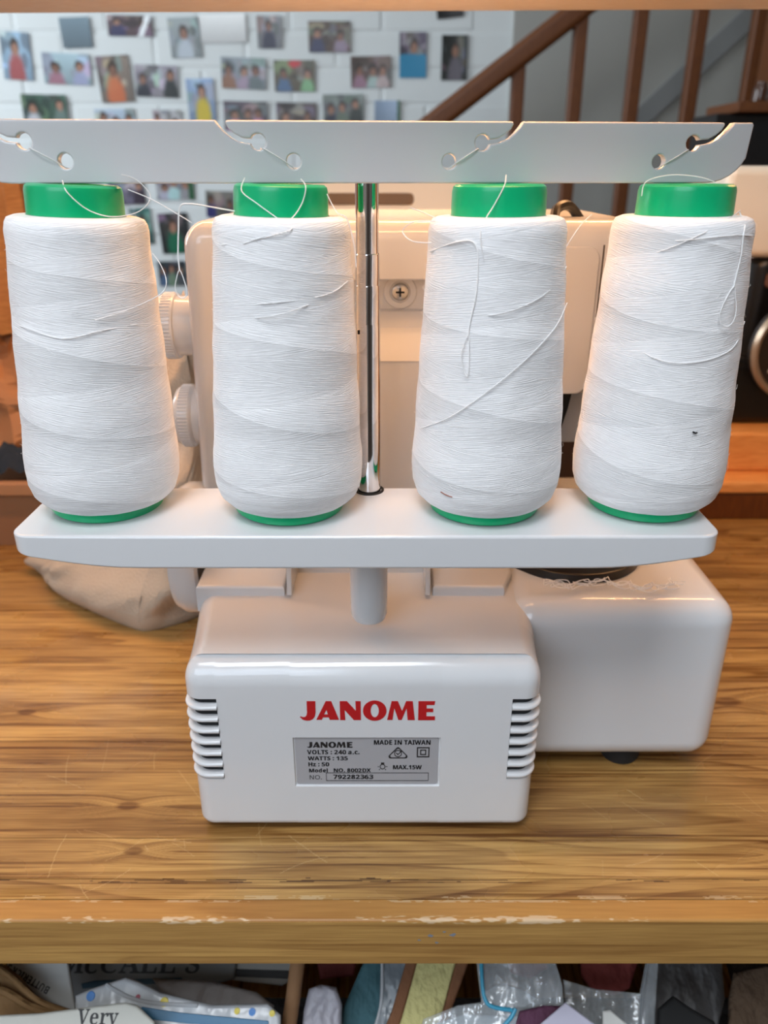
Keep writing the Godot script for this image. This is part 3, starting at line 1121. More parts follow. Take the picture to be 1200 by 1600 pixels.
func logo_shapes() -> Array:
	return [
		[[Vector2(182, 72), Vector2(245, 72), Vector2(243, 150), Vector2(237, 176), Vector2(222, 195), Vector2(200, 205), Vector2(174, 206), Vector2(150, 200), Vector2(128, 181), Vector2(134, 176), Vector2(150, 182), Vector2(166, 180), Vector2(176, 170), Vector2(181, 150)]],
		[[Vector2(246, 200), Vector2(318, 72), Vector2(358, 72), Vector2(410, 200), Vector2(343, 200), Vector2(336, 183), Vector2(294, 183), Vector2(286, 200)], [Vector2(303, 163), Vector2(331, 163), Vector2(321, 132)]],
		[[Vector2(418, 72), Vector2(470, 72), Vector2(532, 138), Vector2(530, 72), Vector2(568, 72), Vector2(568, 202), Vector2(517, 202), Vector2(452, 132), Vector2(456, 202), Vector2(418, 202)]],
		[ring(Vector2(668, 137), 85, 70, 32), ring(Vector2(668, 137), 29, 46, 24)],
		[[Vector2(757, 201), Vector2(788, 72), Vector2(834, 72), Vector2(864, 138), Vector2(892, 72), Vector2(940, 72), Vector2(957, 202), Vector2(905, 202), Vector2(896, 122), Vector2(862, 201), Vector2(838, 201), Vector2(808, 120), Vector2(796, 201)]],
		[[Vector2(980, 72), Vector2(1100, 72), Vector2(1096, 98), Vector2(1040, 98), Vector2(1040, 122), Vector2(1088, 122), Vector2(1088, 147), Vector2(1040, 147), Vector2(1040, 176), Vector2(1102, 176), Vector2(1102, 203), Vector2(980, 203)]]]

func serger_prints(s: Node3D) -> void:
	# measures: x and y on the plate run in units of a drawing, here turned into metres
	var X := func(c: float) -> float: return -0.0408 + (c / 4.615 - 18.0) * 0.0002912
	var Y := func(c: float) -> float: return 0.0775 - (c / 4.615 - 15.2) * 0.000364
	var logo := Geo.new()
	for letter in logo_shapes():
		var ls := []
		for l in letter:
			ls.append(l.map(func(p): return Vector2(lerpf(-0.0373, 0.0226, (p.x - 128) / 974.0), Y.call(p.y))))
		logo.plate(ls, -0.2752, -0.27485)
	part("logo", logo, M.red_print, s, 20.0)
	var z := -0.27585
	var pl := part("rating_plate", Geo.new().plate([rrect(-0.0403, 0.0294, 0.0248, 0.0567, 0.0012, 4)], -0.2764, z, [0.0001], 1), M.label_grey, s)
	var small := Geo.new()
	for letter in logo_shapes():
		var ls := []
		for l in letter:
			ls.append(l.map(func(p): return Vector2(X.call(lerpf(177, 504, (p.x - 128) / 974.0)), Y.call(lerpf(367, 409, (p.y - 72) / 132.0)))))
		small.plate(ls, z - 0.0001, z + 0.00008)
	part("plate_logo", small, M.ink, pl, 20.0)
	for a in [["VOLTS : 240 a.c.", 175, 425, 552, 456, true], ["WATTS : 135", 178, 472, 466, 500, true], ["Hz : 50", 180, 516, 330, 545, true], ["Model", 183, 561, 318, 590, true], ["NO. 8002DX", 362, 561, 632, 589, true], ["NO.", 185, 612, 274, 643, false], ["792282363", 358, 608, 650, 641, true], ["MADE IN TAIWAN", 657, 354, 1062, 386, true], ["MAX.15W", 795, 537, 1003, 567, true]]:
		for q in (2 if a[5] else 1):
			write(a[0], X.call(a[1]) + q * 0.00009, Y.call(a[4]), X.call(a[3]) + q * 0.00009, Y.call(a[2]), z + 0.00005, M.ink, pl, "Droid Sans", a[5])
	var marks := Geo.new()
	var sc := func(p: Array) -> Array: return p.map(func(q): return Vector2(X.call(q.x), Y.call(q.y)))
	var frame := func(x0: float, y0: float, x1: float, y1: float, w: float) -> void:
		marks.plate([sc.call([Vector2(x0, y0), Vector2(x1, y0), Vector2(x1, y1), Vector2(x0, y1)]), sc.call([Vector2(x0 + w, y0 + w), Vector2(x1 - w, y0 + w), Vector2(x1 - w, y1 - w), Vector2(x0 + w, y1 - w)])], z - 0.0001, z + 0.00006)
	frame.call(305, 593, 1056, 655, 4.0)
	frame.call(966, 404, 1058, 479, 9.0)
	frame.call(990, 422, 1034, 462, 8.0)
	# triangle with a ringed tick
	var tri := []
	for c in [[Vector2(831, 418), 14.0, 210.0], [Vector2(776, 473), 14.0, 90.0], [Vector2(886, 473), 14.0, -30.0]]:
		for i in 5:
			var a := deg_to_rad(c[2] + 0.0 + i * 30.0)
			tri.append(c[0] + Vector2(cos(a), sin(a)) * c[1])
	var hull := Array(Geometry2D.convex_hull(PackedVector2Array(tri)))
	hull.resize(hull.size() - 1)
	var mid := Vector2(831, 455)
	var inner := hull.map(func(p): return mid + (p - mid) * Vector2(0.82, 0.76))
	marks.plate([sc.call(hull), sc.call(inner)], z - 0.0001, z + 0.00006)
	marks.plate([sc.call(ring(Vector2(831, 451), 28, 26)), sc.call(ring(Vector2(831, 451), 22, 20))], z - 0.0001, z + 0.00006)
	marks.plate([sc.call([Vector2(814, 449), Vector2(820, 444), Vector2(830, 454), Vector2(854, 432), Vector2(858, 437), Vector2(830, 463)])], z - 0.0001, z + 0.00006)
	# lamp sign
	marks.plate([sc.call(ring(Vector2(719, 548), 21, 20)), sc.call(ring(Vector2(719, 548), 15, 14))], z - 0.0001, z + 0.00006)
	marks.plate([sc.call([Vector2(708, 517), Vector2(731, 517), Vector2(731, 532), Vector2(708, 532)])], z - 0.0001, z + 0.00006)
	for a in [0.0, 45.0, 135.0, 180.0]:
		var d := Vector2(cos(deg_to_rad(a)), sin(deg_to_rad(a)))
		var w := Vector2(-d.y, d.x) * 2.6
		marks.plate([sc.call([Vector2(719, 548) + d * 26 - w, Vector2(719, 548) + d * 35 - w, Vector2(719, 548) + d * 35 + w, Vector2(719, 548) + d * 26 + w])], z - 0.0001, z + 0.00006)
	part("plate_mark", marks, M.ink, pl, 20.0)

# ------------------------------------------------------------------ the cones of thread
var wind_prof := []

func wind_r(y: float) -> float:
	for k in wind_prof.size() - 1:
		if y <= wind_prof[k + 1].y:
			return lerpf(wind_prof[k].x, wind_prof[k + 1].x, clampf((y - wind_prof[k].y) / maxf(wind_prof[k + 1].y - wind_prof[k].y, 1e-6), 0, 1))
	return wind_prof[-1].x

# a strand that lies on the front of the winding; points are (across, height)
func lying(pts: Array, lift := 0.0004) -> Array:
	var a := []
	for p in pts:
		var r := wind_r(p.y) + lift
		var x := clampf(p.x, -r * 0.995, r * 0.995)
		a.append(Vector3(x, p.y, sqrt(maxf(r * r - x * x, 0.0))))
	return smooth(a, 5)

func make_cones() -> void:
	wind_prof = [Vector2(0.0200, 0.0036), Vector2(0.0245, 0.0048), Vector2(0.0271, 0.0075), Vector2(0.0285, 0.0120), Vector2(0.0289, 0.0180)]
	for i in 15:
		var k := (i + 1) / 15.0
		wind_prof.append(Vector2(lerpf(0.0289, 0.0238, k) + 0.0002 * sin(k * 26.0), lerpf(0.0180, 0.1040, k)))
	wind_prof.append_array([Vector2(0.0235, 0.1062), Vector2(0.0226, 0.1078), Vector2(0.0205, 0.1086), Vector2(0.0165, 0.1088)])
	# finer steps
	var prof := []
	for k in wind_prof.size() - 1:
		for i in 4:
			prof.append((wind_prof[k] as Vector2).lerp(wind_prof[k + 1], i / 4.0))
	prof.append(wind_prof[-1])
	var wob := noise(91, 1.0, 2)
	var wg := Geo.new().lathe(prof, 96)
	for i in wg.v.size():
		var p := wg.v[i]
		var q := Vector2(p.x, p.z)
		var a := q.normalized() * 1.6
		var r := q.length() + 0.00022 * wob.get_noise_3d(a.x * 2.0, p.y * 90.0, a.y * 2.0)
		wg.v[i] = Vector3(q.normalized().x * r, p.y, q.normalized().y * r)
		wg.uv[i] = Vector2(wg.uv[i].x, 1.0 - p.y / 0.11)
	var winding := wg.mesh(60.0)
	var cap := Geo.new().lathe([Vector2(0.0120, 0.006), Vector2(0.0120, 0.0006), Vector2(0.0130, 0.0), Vector2(0.0208, 0.0), Vector2(0.0215, 0.0006), Vector2(0.0215, 0.0034), Vector2(0.0205, 0.0068), Vector2(0.0160, 0.0080), Vector2(0.0160, 0.1070), Vector2(0.0163, 0.1080), Vector2(0.0161, 0.1165), Vector2(0.0157, 0.1180), Vector2(0.0147, 0.1187), Vector2(0.0112, 0.1188), Vector2(0.0104, 0.1182), Vector2(0.0102, 0.1100), Vector2(0.0102, 0.006)], 64).mesh(35.0)
	var hairs := Geo.new()
	var hr := RandomNumberGenerator.new()
	hr.seed = 12
	for i in 260:
		var y := 0.016 + hr.randf() * 0.092
		var a := hr.randf() * TAU
		var r := wind_r(y)
		var d := Vector3(sin(a), 0, cos(a))
		var tn := Vector3(cos(a), (hr.randf() - 0.5) * 1.6, -sin(a)) * (0.0014 + hr.randf() * 0.002)
		var p0 := d * (r - 0.0001) + Vector3(0, y, 0)
		hairs.tube([p0, p0 + d * 0.0006 * (0.4 + hr.randf()) + tn * 0.5, p0 + d * 0.0005 * hr.randf() + tn], 0.000035, 3)
	var fz := hairs.mesh(80.0)
	var where := [Vector3(-0.1117, 0.1672, -0.2868), Vector3(-0.0379, 0.1672, -0.2845), Vector3(0.0400, 0.1672, -0.2845), Vector3(0.1046, 0.1672, -0.2872)]
	var lean := [-2.4, -1.3, 0.3, 0.1]
	var turn := [120.0, 165.0, 205.0, 245.0]
	var labels := ["leftmost cone of white thread, leaning slightly, a thread loop sagging off its right flank",
		"white thread cone just left of the chrome pole, two strands draped over its green top",
		"white thread cone just right of the chrome pole, a twisted loop down its front",
		"rightmost cone of white thread, with dark speck and teardrop loop hanging at its right"]
	for k in 4:
		var t := thing("thread_cone", labels[k], "thread cone", where[k], "cones of white thread on the stand")
		t.rotation_degrees = Vector3(0, 0, lean[k])
		var w := part("thread_winding", winding, M.thread, t)
		w.rotation_degrees.y = turn[k]
		var f := part("fuzz", fz, M.strand, t)
		f.rotation_degrees.y = turn[k] * 1.7
		f.set_meta("kind", "stuff")
		part("cone_core", cap, M.green, t)
	var c1: Node3D = get_node("thread_cone")
	var c2: Node3D = get_node("thread_cone_001")
	var c3: Node3D = get_node("thread_cone_002")
	var c4: Node3D = get_node("thread_cone_003")
	var th := 0.00017
	# leftmost cone: strands over the cap, sagging loop right
	part("loose_thread", Geo.new().tube(smooth([Vector3(0.001, 0.120, 0.012), Vector3(0.004, 0.1165, 0.0166), Vector3(0.0095, 0.1115, 0.0150), Vector3(0.0165, 0.1095, 0.0120), Vector3(0.0235, 0.1112, 0.0060), Vector3(0.0270, 0.1160, 0.0030), Vector3(0.0225, 0.1210, 0.0020), Vector3(0.0180, 0.1225, 0.0040)]), th, 5), M.strand, c1)
	part("loose_thread", Geo.new().tube(smooth([Vector3(0.0205, 0.1180, 0.0060), Vector3(0.0290, 0.1152, 0.0080), Vector3(0.0385, 0.1105, 0.0090), Vector3(0.0420, 0.1085, 0.0090)]), th, 5), M.strand, c1)
	part("loose_thread", Geo.new().tube(lying([Vector2(-0.027, 0.070), Vector2(-0.015, 0.0735), Vector2(0.0, 0.071), Vector2(0.012, 0.0735), Vector2(0.022, 0.0745)]), th, 5), M.strand, c1)
	part("loose_thread", Geo.new().tube(smooth([Vector3(0.0262, 0.0975, 0.003), Vector3(0.0290, 0.0940, 0.004), Vector3(0.0312, 0.0890, 0.006), Vector3(0.0300, 0.0850, 0.007), Vector3(0.0252, 0.0820, 0.0110), Vector3(0.0190, 0.0795, 0.0182), Vector3(0.0110, 0.0772, 0.0240)]), th, 5), M.strand, c1)
	# second cone: draped strands and the loop that hangs at its left
	part("loose_thread", Geo.new().tube(smooth([Vector3(-0.0105, 0.1205, 0.0100), Vector3(-0.0112, 0.1165, 0.0128), Vector3(-0.0060, 0.1130, 0.0158), Vector3(0.0010, 0.1085, 0.0172), Vector3(0.0060, 0.1060, 0.0228), Vector3(0.0005, 0.1040, 0.0245), Vector3(-0.0100, 0.1010, 0.0222)]), th, 5), M.strand, c2)
	part("loose_thread", Geo.new().tube(smooth([Vector3(0.0080, 0.1205, 0.0105), Vector3(0.0098, 0.1180, 0.0135), Vector3(0.0082, 0.1125, 0.0150), Vector3(0.0040, 0.1075, 0.0190), Vector3(-0.0040, 0.1030, 0.0240), Vector3(-0.0180, 0.1000, 0.0165)]), th, 5), M.strand, c2)
	var tl := []
	for p in [Vector3(-0.0150, 0.1100, 0.006), Vector3(-0.0215, 0.1112, 0.0100), Vector3(-0.0285, 0.1122, 0.0130), Vector3(-0.0318, 0.1110, 0.0130), Vector3(-0.0328, 0.1040, 0.0130), Vector3(-0.0336, 0.0960, 0.0130), Vector3(-0.0335, 0.0910, 0.0130)]:
		tl.append(p)
	part("loose_thread", Geo.new().tube(smooth(tl), 0.00026, 5), M.strand, c2)
	part("loose_thread", Geo.new().tube(smooth([Vector3(-0.0335, 0.0912, 0.013), Vector3(-0.0350, 0.0880, 0.0128), Vector3(-0.0356, 0.0850, 0.0126), Vector3(-0.0346, 0.0825, 0.0126), Vector3(-0.0328, 0.0820, 0.0128), Vector3(-0.0316, 0.0840, 0.0130), Vector3(-0.0321, 0.0875, 0.0132)], 6, true), th, 5, true), M.strand, c2)
	part("loose_thread", Geo.new().tube(lying([Vector2(0.026, 0.088), Vector2(0.010, 0.082), Vector2(-0.006, 0.0780), Vector2(-0.027, 0.0768)]), th, 5), M.strand, c2)
	part("loose_thread", Geo.new().tube(lying([Vector2(-0.024, 0.0800), Vector2(-0.004, 0.0826), Vector2(0.016, 0.0850), Vector2(0.0235, 0.0885)]), th, 5), M.strand, c2)
	part("loose_thread", Geo.new().tube(smooth([Vector3(0.0160, 0.1160, 0.004), Vector3(0.0195, 0.1105, 0.007), Vector3(0.0230, 0.1085, 0.008), Vector3(0.0255, 0.1000, 0.008), Vector3(0.0262, 0.0930, 0.008)]), th, 5), M.strand, c2)
	# third cone: strand up to the bar, twisted loop in front, long diagonal strand
	part("loose_thread", Geo.new().tube(smooth([Vector3(0.0010, 0.1215, 0.0075), Vector3(-0.0005, 0.1185, 0.0152), Vector3(-0.0035, 0.1130, 0.0168), Vector3(-0.0070, 0.1080, 0.0200), Vector3(-0.0085, 0.1030, 0.0232), Vector3(-0.0070, 0.0960, 0.0236)]), th, 5), M.strand, c3)
	part("loose_thread", Geo.new().tube(lying([Vector2(-0.0235, 0.0975), Vector2(-0.0170, 0.1010), Vector2(-0.0115, 0.1020), Vector2(-0.0092, 0.0990), Vector2(-0.0088, 0.0920), Vector2(-0.0092, 0.0850), Vector2(-0.0108, 0.0760), Vector2(-0.0112, 0.0720)]), 0.00026, 5), M.strand, c3)
	part("loose_thread", Geo.new().tube(smooth([Vector3(-0.0112, 0.0722, 0.0238), Vector3(-0.0130, 0.0680, 0.0240), Vector3(-0.0134, 0.0640, 0.0242), Vector3(-0.0122, 0.0600, 0.0246), Vector3(-0.0112, 0.0585, 0.0252), Vector3(-0.0108, 0.0620, 0.0250), Vector3(-0.0109, 0.0680, 0.0244)], 6, true), th, 5, true), M.strand, c3)
	part("loose_thread", Geo.new().tube(lying([Vector2(0.0252, 0.0800), Vector2(0.0190, 0.0735), Vector2(0.0080, 0.0640), Vector2(-0.0050, 0.0530), Vector2(-0.0170, 0.0430), Vector2(-0.0262, 0.0355)], 0.0007), th, 5), M.strand, c3)
	part("loose_thread", Geo.new().tube(lying([Vector2(0.0235, 0.0925), Vector2(0.0130, 0.0845), Vector2(-0.0040, 0.0790), Vector2(-0.0240, 0.0770)]), th, 5), M.strand, c3)
	part("loose_thread", Geo.new().tube(smooth([Vector3(0.0225, 0.0985, 0.008), Vector3(0.0262, 0.1030, 0.004), Vector3(0.0300, 0.1060, -0.002), Vector3(0.0345, 0.1085, -0.008)]), th, 5), M.strand, c3)
	part("loose_thread", Geo.new().tube(smooth([Vector3(-0.0300, 0.1110, -0.010), Vector3(-0.0240, 0.1090, 0.000), Vector3(-0.0210, 0.1075, 0.006), Vector3(-0.0290, 0.1070, 0.004), Vector3(-0.0330, 0.1040, 0.002), Vector3(-0.0300, 0.1010, 0.006), Vector3(-0.0235, 0.1005, 0.009)]), th, 5), M.strand, c3)
	# rightmost cone
	part("loose_thread", Geo.new().tube(smooth([Vector3(-0.0165, 0.1150, 0.004), Vector3(-0.0155, 0.1195, 0.004), Vector3(-0.0080, 0.1215, 0.006), Vector3(0.0010, 0.1208, 0.008), Vector3(0.0060, 0.1192, 0.009)]), th, 5), M.strand, c4)
	part("loose_thread", Geo.new().tube(lying([Vector2(-0.0240, 0.0930), Vector2(-0.0120, 0.0990), Vector2(-0.0010, 0.1045)]) + smooth([Vector3(0.0040, 0.1078, 0.0215), Vector3(0.0100, 0.1090, 0.0170), Vector3(0.0162, 0.1105, 0.0080)]), th, 5), M.strand, c4)
	part("loose_thread", Geo.new().tube(smooth([Vector3(0.0160, 0.1100, 0.0080), Vector3(0.0140, 0.1065, 0.0185), Vector3(0.0133, 0.1030, 0.0205), Vector3(0.0135, 0.0970, 0.0208), Vector3(0.0128, 0.0900, 0.0215), Vector3(0.0126, 0.0872, 0.0218)]), 0.00026, 5), M.strand, c4)
	part("loose_thread", Geo.new().tube(smooth([Vector3(0.0126, 0.0874, 0.0219), Vector3(0.0098, 0.0835, 0.0236), Vector3(0.0082, 0.0790, 0.0246), Vector3(0.0090, 0.0757, 0.0247), Vector3(0.0118, 0.0745, 0.0240), Vector3(0.0142, 0.0765, 0.0226), Vector3(0.0146, 0.0805, 0.0218), Vector3(0.0136, 0.0845, 0.0216)], 6, true), th, 5, true), M.strand, c4)
	part("loose_thread", Geo.new().tube(lying([Vector2(-0.0240, 0.0720), Vector2(-0.0120, 0.0640), Vector2(0.0020, 0.0630), Vector2(0.0160, 0.0665), Vector2(0.0245, 0.0735)]), th, 5), M.strand, c4)
	part("loose_thread", Geo.new().tube(lying([Vector2(-0.0235, 0.1000), Vector2(-0.0080, 0.1020), Vector2(0.0080, 0.1035), Vector2(0.0180, 0.1030)]), th, 5), M.strand, c4)
	part("speck", Geo.new().tube(lying([Vector2(0.0045, 0.0385), Vector2(0.0055, 0.0380), Vector2(0.0062, 0.0381)]), 0.0003, 5), M.ink, c4)
	part("speck", Geo.new().tube(lying([Vector2(-0.0190, 0.0145), Vector2(-0.0170, 0.0138), Vector2(-0.0150, 0.0136)]), 0.0002, 5), mat(col(150, 84, 60), 0.8), c3)
	# thread through the guide bar: from the keyhole to the small hole, one strand per cone
	var bx := Transform3D(Basis(Vector3.UP, deg_to_rad(4.7)), Vector3(-0.0050, 0.2860, -0.2940))
	var ks := [-0.1150, -0.0380, 0.0392, 0.1148]
	var hs := [-0.1025, -0.0262, 0.0277, 0.1030]
	for k in 4:
		var sg: float = signf(hs[k] - ks[k])
		var p := [Vector3(ks[k] + sg * 0.0004, 0.0112, -0.004), Vector3(ks[k] + sg * 0.0010, 0.0107, 0.0), Vector3(ks[k] + sg * 0.0020, 0.0108, 0.0026), Vector3((ks[k] + hs[k]) / 2, 0.0087, 0.0034), Vector3(hs[k] - sg * 0.0022, 0.0064, 0.0026), Vector3(hs[k], 0.0048, 0.0008), Vector3(hs[k] + sg * 0.001, 0.0047, -0.004)]
		var cone: Node3D = [c1, c2, c3, c4][k]
		part("guided_thread", Geo.new().tube(smooth(p.map(func(q): return cone.transform.affine_inverse() * (bx * q))), 0.0002, 5), M.strand, cone)

# ------------------------------------------------------------------ things at the back of the bench
func blob(n: int, h: int, c: Vector3, rad: Callable) -> Geo:
	return Geo.new().grid(n, h, func(u, v): return c + rad.call(u * TAU, v))

func make_back_of_bench() -> void:
	# chain of thread waste on the base of the serger
	var lr := RandomNumberGenerator.new()
	lr.seed = 7
	var chain := Geo.new()
	for k in 5:
		var pts := []
		var ph := lr.randf() * TAU
		var x1 := 0.076 + lr.randf() * 0.006
		var x2 := 0.140 + lr.randf() * 0.008
		for i in 26:
			var q := i / 25.0
			var arch := sin(q * PI) * -0.006
			pts.append(Vector3(lerpf(x1, x2, q) + 0.0022 * sin(q * 40.0 + ph), 0.1034 + 0.0006 * k + 0.0012 * absf(sin(q * 23.0 + ph)) + (0.003 * exp(-q * 9.0)), -0.3315 + 0.004 * sin(q * 9.0 + 0.8) * (1.0 - 0.3 * q) - arch * 0.4 + 0.0026 * cos(q * 36.0 + ph * 2.0)))
		chain.tube(smooth(pts, 3), 0.00022, 5)
	single("thread_chain", chain, M.strand, "tangle of curly white thread waste on the base beside the black round plate", "thread")
	# canvas bag slumped behind the serger on the left
	var bn := noise(31, 1.0, 3)
	var foot := [Vector2(-0.166, -0.446), Vector2(-0.126, -0.470), Vector2(-0.114, -0.53), Vector2(-0.13, -0.60), Vector2(-0.21, -0.63), Vector2(-0.262, -0.59), Vector2(-0.276, -0.540), Vector2(-0.238, -0.492)]
	var mid := Vector2(-0.175, -0.53)
	var bag := Geo.new().grid(96, 48, func(u, v):
		var f: float = u * foot.size()
		var i := int(floor(f)) % foot.size()
		var p: Vector2 = (foot[i] as Vector2).cubic_interpolate(foot[(i + 1) % foot.size()], foot[(i - 1 + foot.size()) % foot.size()], foot[(i + 2) % foot.size()], f - floor(f)).lerp((foot[i] as Vector2).lerp(foot[(i + 1) % foot.size()], f - floor(f)), 0.5)
		var y: float = 0.215 * v * lerpf(0.45, 1.0, smoothstep(-0.28, -0.19, p.x))
		var k = 1.0 + 0.04 * sin(v * PI * 0.9) - 0.62 * smoothstep(0.10, 0.62, v) + 0.06 * v
		if v < 0.06:
			k *= 0.93 + 0.07 * sqrt(v / 0.06)
		var a = u * TAU
		var fold := 0.085 * sin(a * 6.0 + 5.0 * v + 2.0 * bn.get_noise_2d(a, v * 3.0)) * smoothstep(0.02, 0.3, v) + 0.22 * bn.get_noise_3d(cos(a) * 1.6, sin(a) * 1.6, v * 3.0)
		fold *= smoothstep(0.0, 0.12, v)
		var q = mid + (p - mid) * (k + fold) + Vector2(0.045 * smoothstep(0.05, 0.6, v), 0.0)
		return Vector3(q.x, maxf(y + 0.018 * bn.get_noise_2d(a * 1.4, 7.0) * v, 0.0002), q.y))
	bag.grid(96, 6, func(u, v):
		var i := int(round(u * 96))
		var e := bag.v[48 * 97 + i]
		return e.lerp(Vector3(mid.x, 0.20, mid.y), v) + Vector3(0, -0.02 * sin(v * PI), 0))
	single("canvas_bag", bag, M.canvas, "slumped cream canvas bag on the bench behind the serger's left side", "bag", "", 70.0)
	# white low cabinet with a green mat and a wooden box, far left
	single("side_unit", Geo.new().box(Vector3(-0.52, 0.0585, -0.87), Vector3(0.29, 0.117, 0.17), 0.004, 2), mat(col(226, 205, 194), 0.5), "pale pink low box under the green mat at the left edge", "box")
	single("cutting_mat", Geo.new().box(Vector3(-0.52, 0.1215, -0.87), Vector3(0.29, 0.008, 0.17), 0.002, 1), mat(col(28, 104, 74), 0.6), "green mat lying under the orange wooden box", "mat")
	var wb := thing("wooden_box", "orange wooden box with upright boards behind the leftmost thread cone", "box", Vector3(-0.44, 0.1255, -0.86))
	for k in 3:
		part("plank", Geo.new().box(Vector3(0.0545 - k * 0.075, 0.08, 0.055), Vector3(0.0735 if k else 0.018, 0.16, 0.014), 0.0015, 2) if k else Geo.new().box(Vector3(0.083, 0.08, 0.055), Vector3(0.017, 0.16, 0.016), 0.0015, 2), M.orange_wood, wb)
	part("carcass", Geo.new().box(Vector3(-0.005, 0.08, -0.01), Vector3(0.19, 0.158, 0.112), 0.002, 1), M.orange_wood, wb)
	# brown paper bag, cardboard tray
	var pn := noise(57, 1.0, 2)
	var pb := Geo.new().grid(40, 24, func(u, v):
		var a: float = u * TAU
		var sq := 1.0 / maxf(absf(cos(a)), absf(sin(a)))
		var r: float = 0.055 * minf(sq, 1.22) * (1.0 - 0.35 * v + 0.34 * pn.get_noise_3d(cos(a) * 2.0, sin(a) * 2.0, v * 3.0))
		return Vector3(-0.338 + r * cos(a) * 1.25, 0.06 + 0.098 * v + 0.02 * pn.get_noise_2d(a * 2.0, v) * v, -0.68 - r * sin(a)))
	single("paper_bag", pb, M.kraft, "crumpled brown paper bag left of the leftmost cone", "bag", "", 25.0)
	var tray := thing("cardboard_tray", "brown cardboard tray below the crumpled paper bag at left", "tray", Vector3(-0.375, 0, -0.66))
	for k in 4:
		part("wall", Geo.new().box(Vector3([0.0, 0.0, -0.088, 0.088][k], 0.029, [0.072, -0.072, 0.0, 0.0][k]), Vector3([0.18, 0.18, 0.004, 0.004][k], 0.058, [0.004, 0.004, 0.14, 0.14][k]), 0.001, 1), M.card, tray)
	part("bottom", Geo.new().box(Vector3(0, 0.003, 0), Vector3(0.18, 0.004, 0.146), 0.001, 1), M.card, tray)
	part("rim_board", Geo.new().box(Vector3(0, 0.054, 0.078), Vector3(0.19, 0.010, 0.008), 0.001, 1), mat(col(168, 122, 84), 0.7), tray)
	single("dark_cloth", Geo.new().grid(24, 12, func(u, v): return Vector3(-0.40 + u * 0.10, 0.062 + 0.016 * sin(v * PI) + 0.008 * pn.get_noise_2d(u * 6.0, v * 4.0), -0.60 - v * 0.03)), mat(col(34, 44, 56), 0.9), "dark blue cloth between paper bag and cardboard tray", "cloth", "", 70.0)
	# cream machine straight behind, its handle a dark slot
	var cm := thing("cream_case", "cream machine case with a long dark handle slot behind the chrome pole", "case", Vector3(0.005, 0, -0.80))
	part("shell", Geo.new().box(Vector3(0, 0.147, 0), Vector3(0.20, 0.294, 0.10), 0.012, 4), M.ivory, cm)
	part("handle_slot", Geo.new().plate([rrect(-0.058, 0.2635, 0.022, 0.2735, 0.004, 3)], 0.049, 0.0512, [0.0005], 1), mat(col(120, 96, 74), 0.6), cm)
	part("knob", Geo.new().lathe([Vector2(0.0001, 0.006), Vector2(0.006, 0.005), Vector2(0.007, 0.0)], 20, Transform3D(Basis(Vector3.RIGHT, -PI / 2) * Basis.from_scale(Vector3(1, -1, 1)), Vector3(0.022, 0.253, 0.05))), mat(col(170, 140, 110), 0.5), cm)
	# old black machine on a wooden plinth at the right edge
	var pl := thing("wooden_plinth", "stepped wooden plinth under the old black machine at the right", "plinth", Vector3(0.50, 0, -0.64))
	part("lower_rail", Geo.new().box(Vector3(0, 0.0125, -0.08), Vector3(0.46, 0.025, 0.16), 0.002, 2), M.stairwood, pl)
	var light_wood: StandardMaterial3D = M.orange_wood.duplicate()
	light_wood.albedo_texture = picture(256, 256, func(x, y):
		var k := 0.5 + 0.5 * wood_b.get_noise_2d(x * 0.05, y * 0.9)
		return Color(0.97, 0.72, 0.44).lerp(Color(0.86, 0.57, 0.30), k))
	part("ledge", Geo.new().box(Vector3(0, 0.0315, -0.08), Vector3(0.46, 0.0115, 0.164), 0.003, 2), light_wood, pl)
	part("upper_rail", Geo.new().box(Vector3(0, 0.056, -0.095), Vector3(0.46, 0.037, 0.14), 0.003, 2), light_wood, pl)
	var om := thing("old_machine", "old black sewing machine with cream head and lettered disc, right edge", "sewing machine", Vector3(0.42, 0.0745, -0.74))
	part("bed", Geo.new().box(Vector3(0.02, 0.03, 0.0), Vector3(0.30, 0.06, 0.10), 0.008, 3), M.black, om)
	part("pillar", Geo.new().box(Vector3(0.04, 0.10, -0.01), Vector3(0.26, 0.10, 0.08), 0.012, 3), M.black, om)
	part("head", Geo.new().box(Vector3(0.035, 0.184, -0.01), Vector3(0.33, 0.074, 0.09), 0.008, 4), M.ivory, om)
	part("belt_guard", Geo.new().box(Vector3(-0.03, 0.128, 0.033), Vector3(0.10, 0.014, 0.02), 0.004, 2), mat(col(110, 70, 50), 0.5), om)
	var la := part("latch", Geo.new().box(Vector3(-0.065, 0.2065, 0.037), Vector3(0.060, 0.008, 0.006), 0.002, 2), mat(col(150, 124, 96), 0.4, 0.4), om)
	for sx in [-0.027, 0.027]:
		part("latch_screw", Geo.new().lathe([Vector2(0.0035, 0.0), Vector2(0.003, 0.0015), Vector2(0.0001, 0.002)], 12, Transform3D(Basis(Vector3.RIGHT, PI / 2), Vector3(-0.065 + sx, 0.2065, 0.040))), M.steel, la)
	var disc := Transform3D(Basis(Vector3.RIGHT, PI / 2), Vector3(-0.048, 0.072, 0.052))
	var dc := part("disc", Geo.new().lathe([Vector2(0.046, 0.0), Vector2(0.0465, 0.008), Vector2(0.044, 0.012), Vector2(0.0405, 0.010), Vector2(0.0001, 0.0095)], 48, disc), mat(col(58, 50, 46), 0.3, 0.4), om)
	part("disc_ring", Geo.new().lathe([Vector2(0.0395, 0.0085), Vector2(0.0420, 0.0122), Vector2(0.0445, 0.0125), Vector2(0.0468, 0.008)], 48, disc), mat(col(176, 160, 140), 0.3, 0.6), dc)
	write("C", -0.048 - 0.014, 0.076, -0.048 + 0.012, 0.102, 0.0625, mat(col(196, 190, 182), 0.5), dc, "Droid Sans", true)
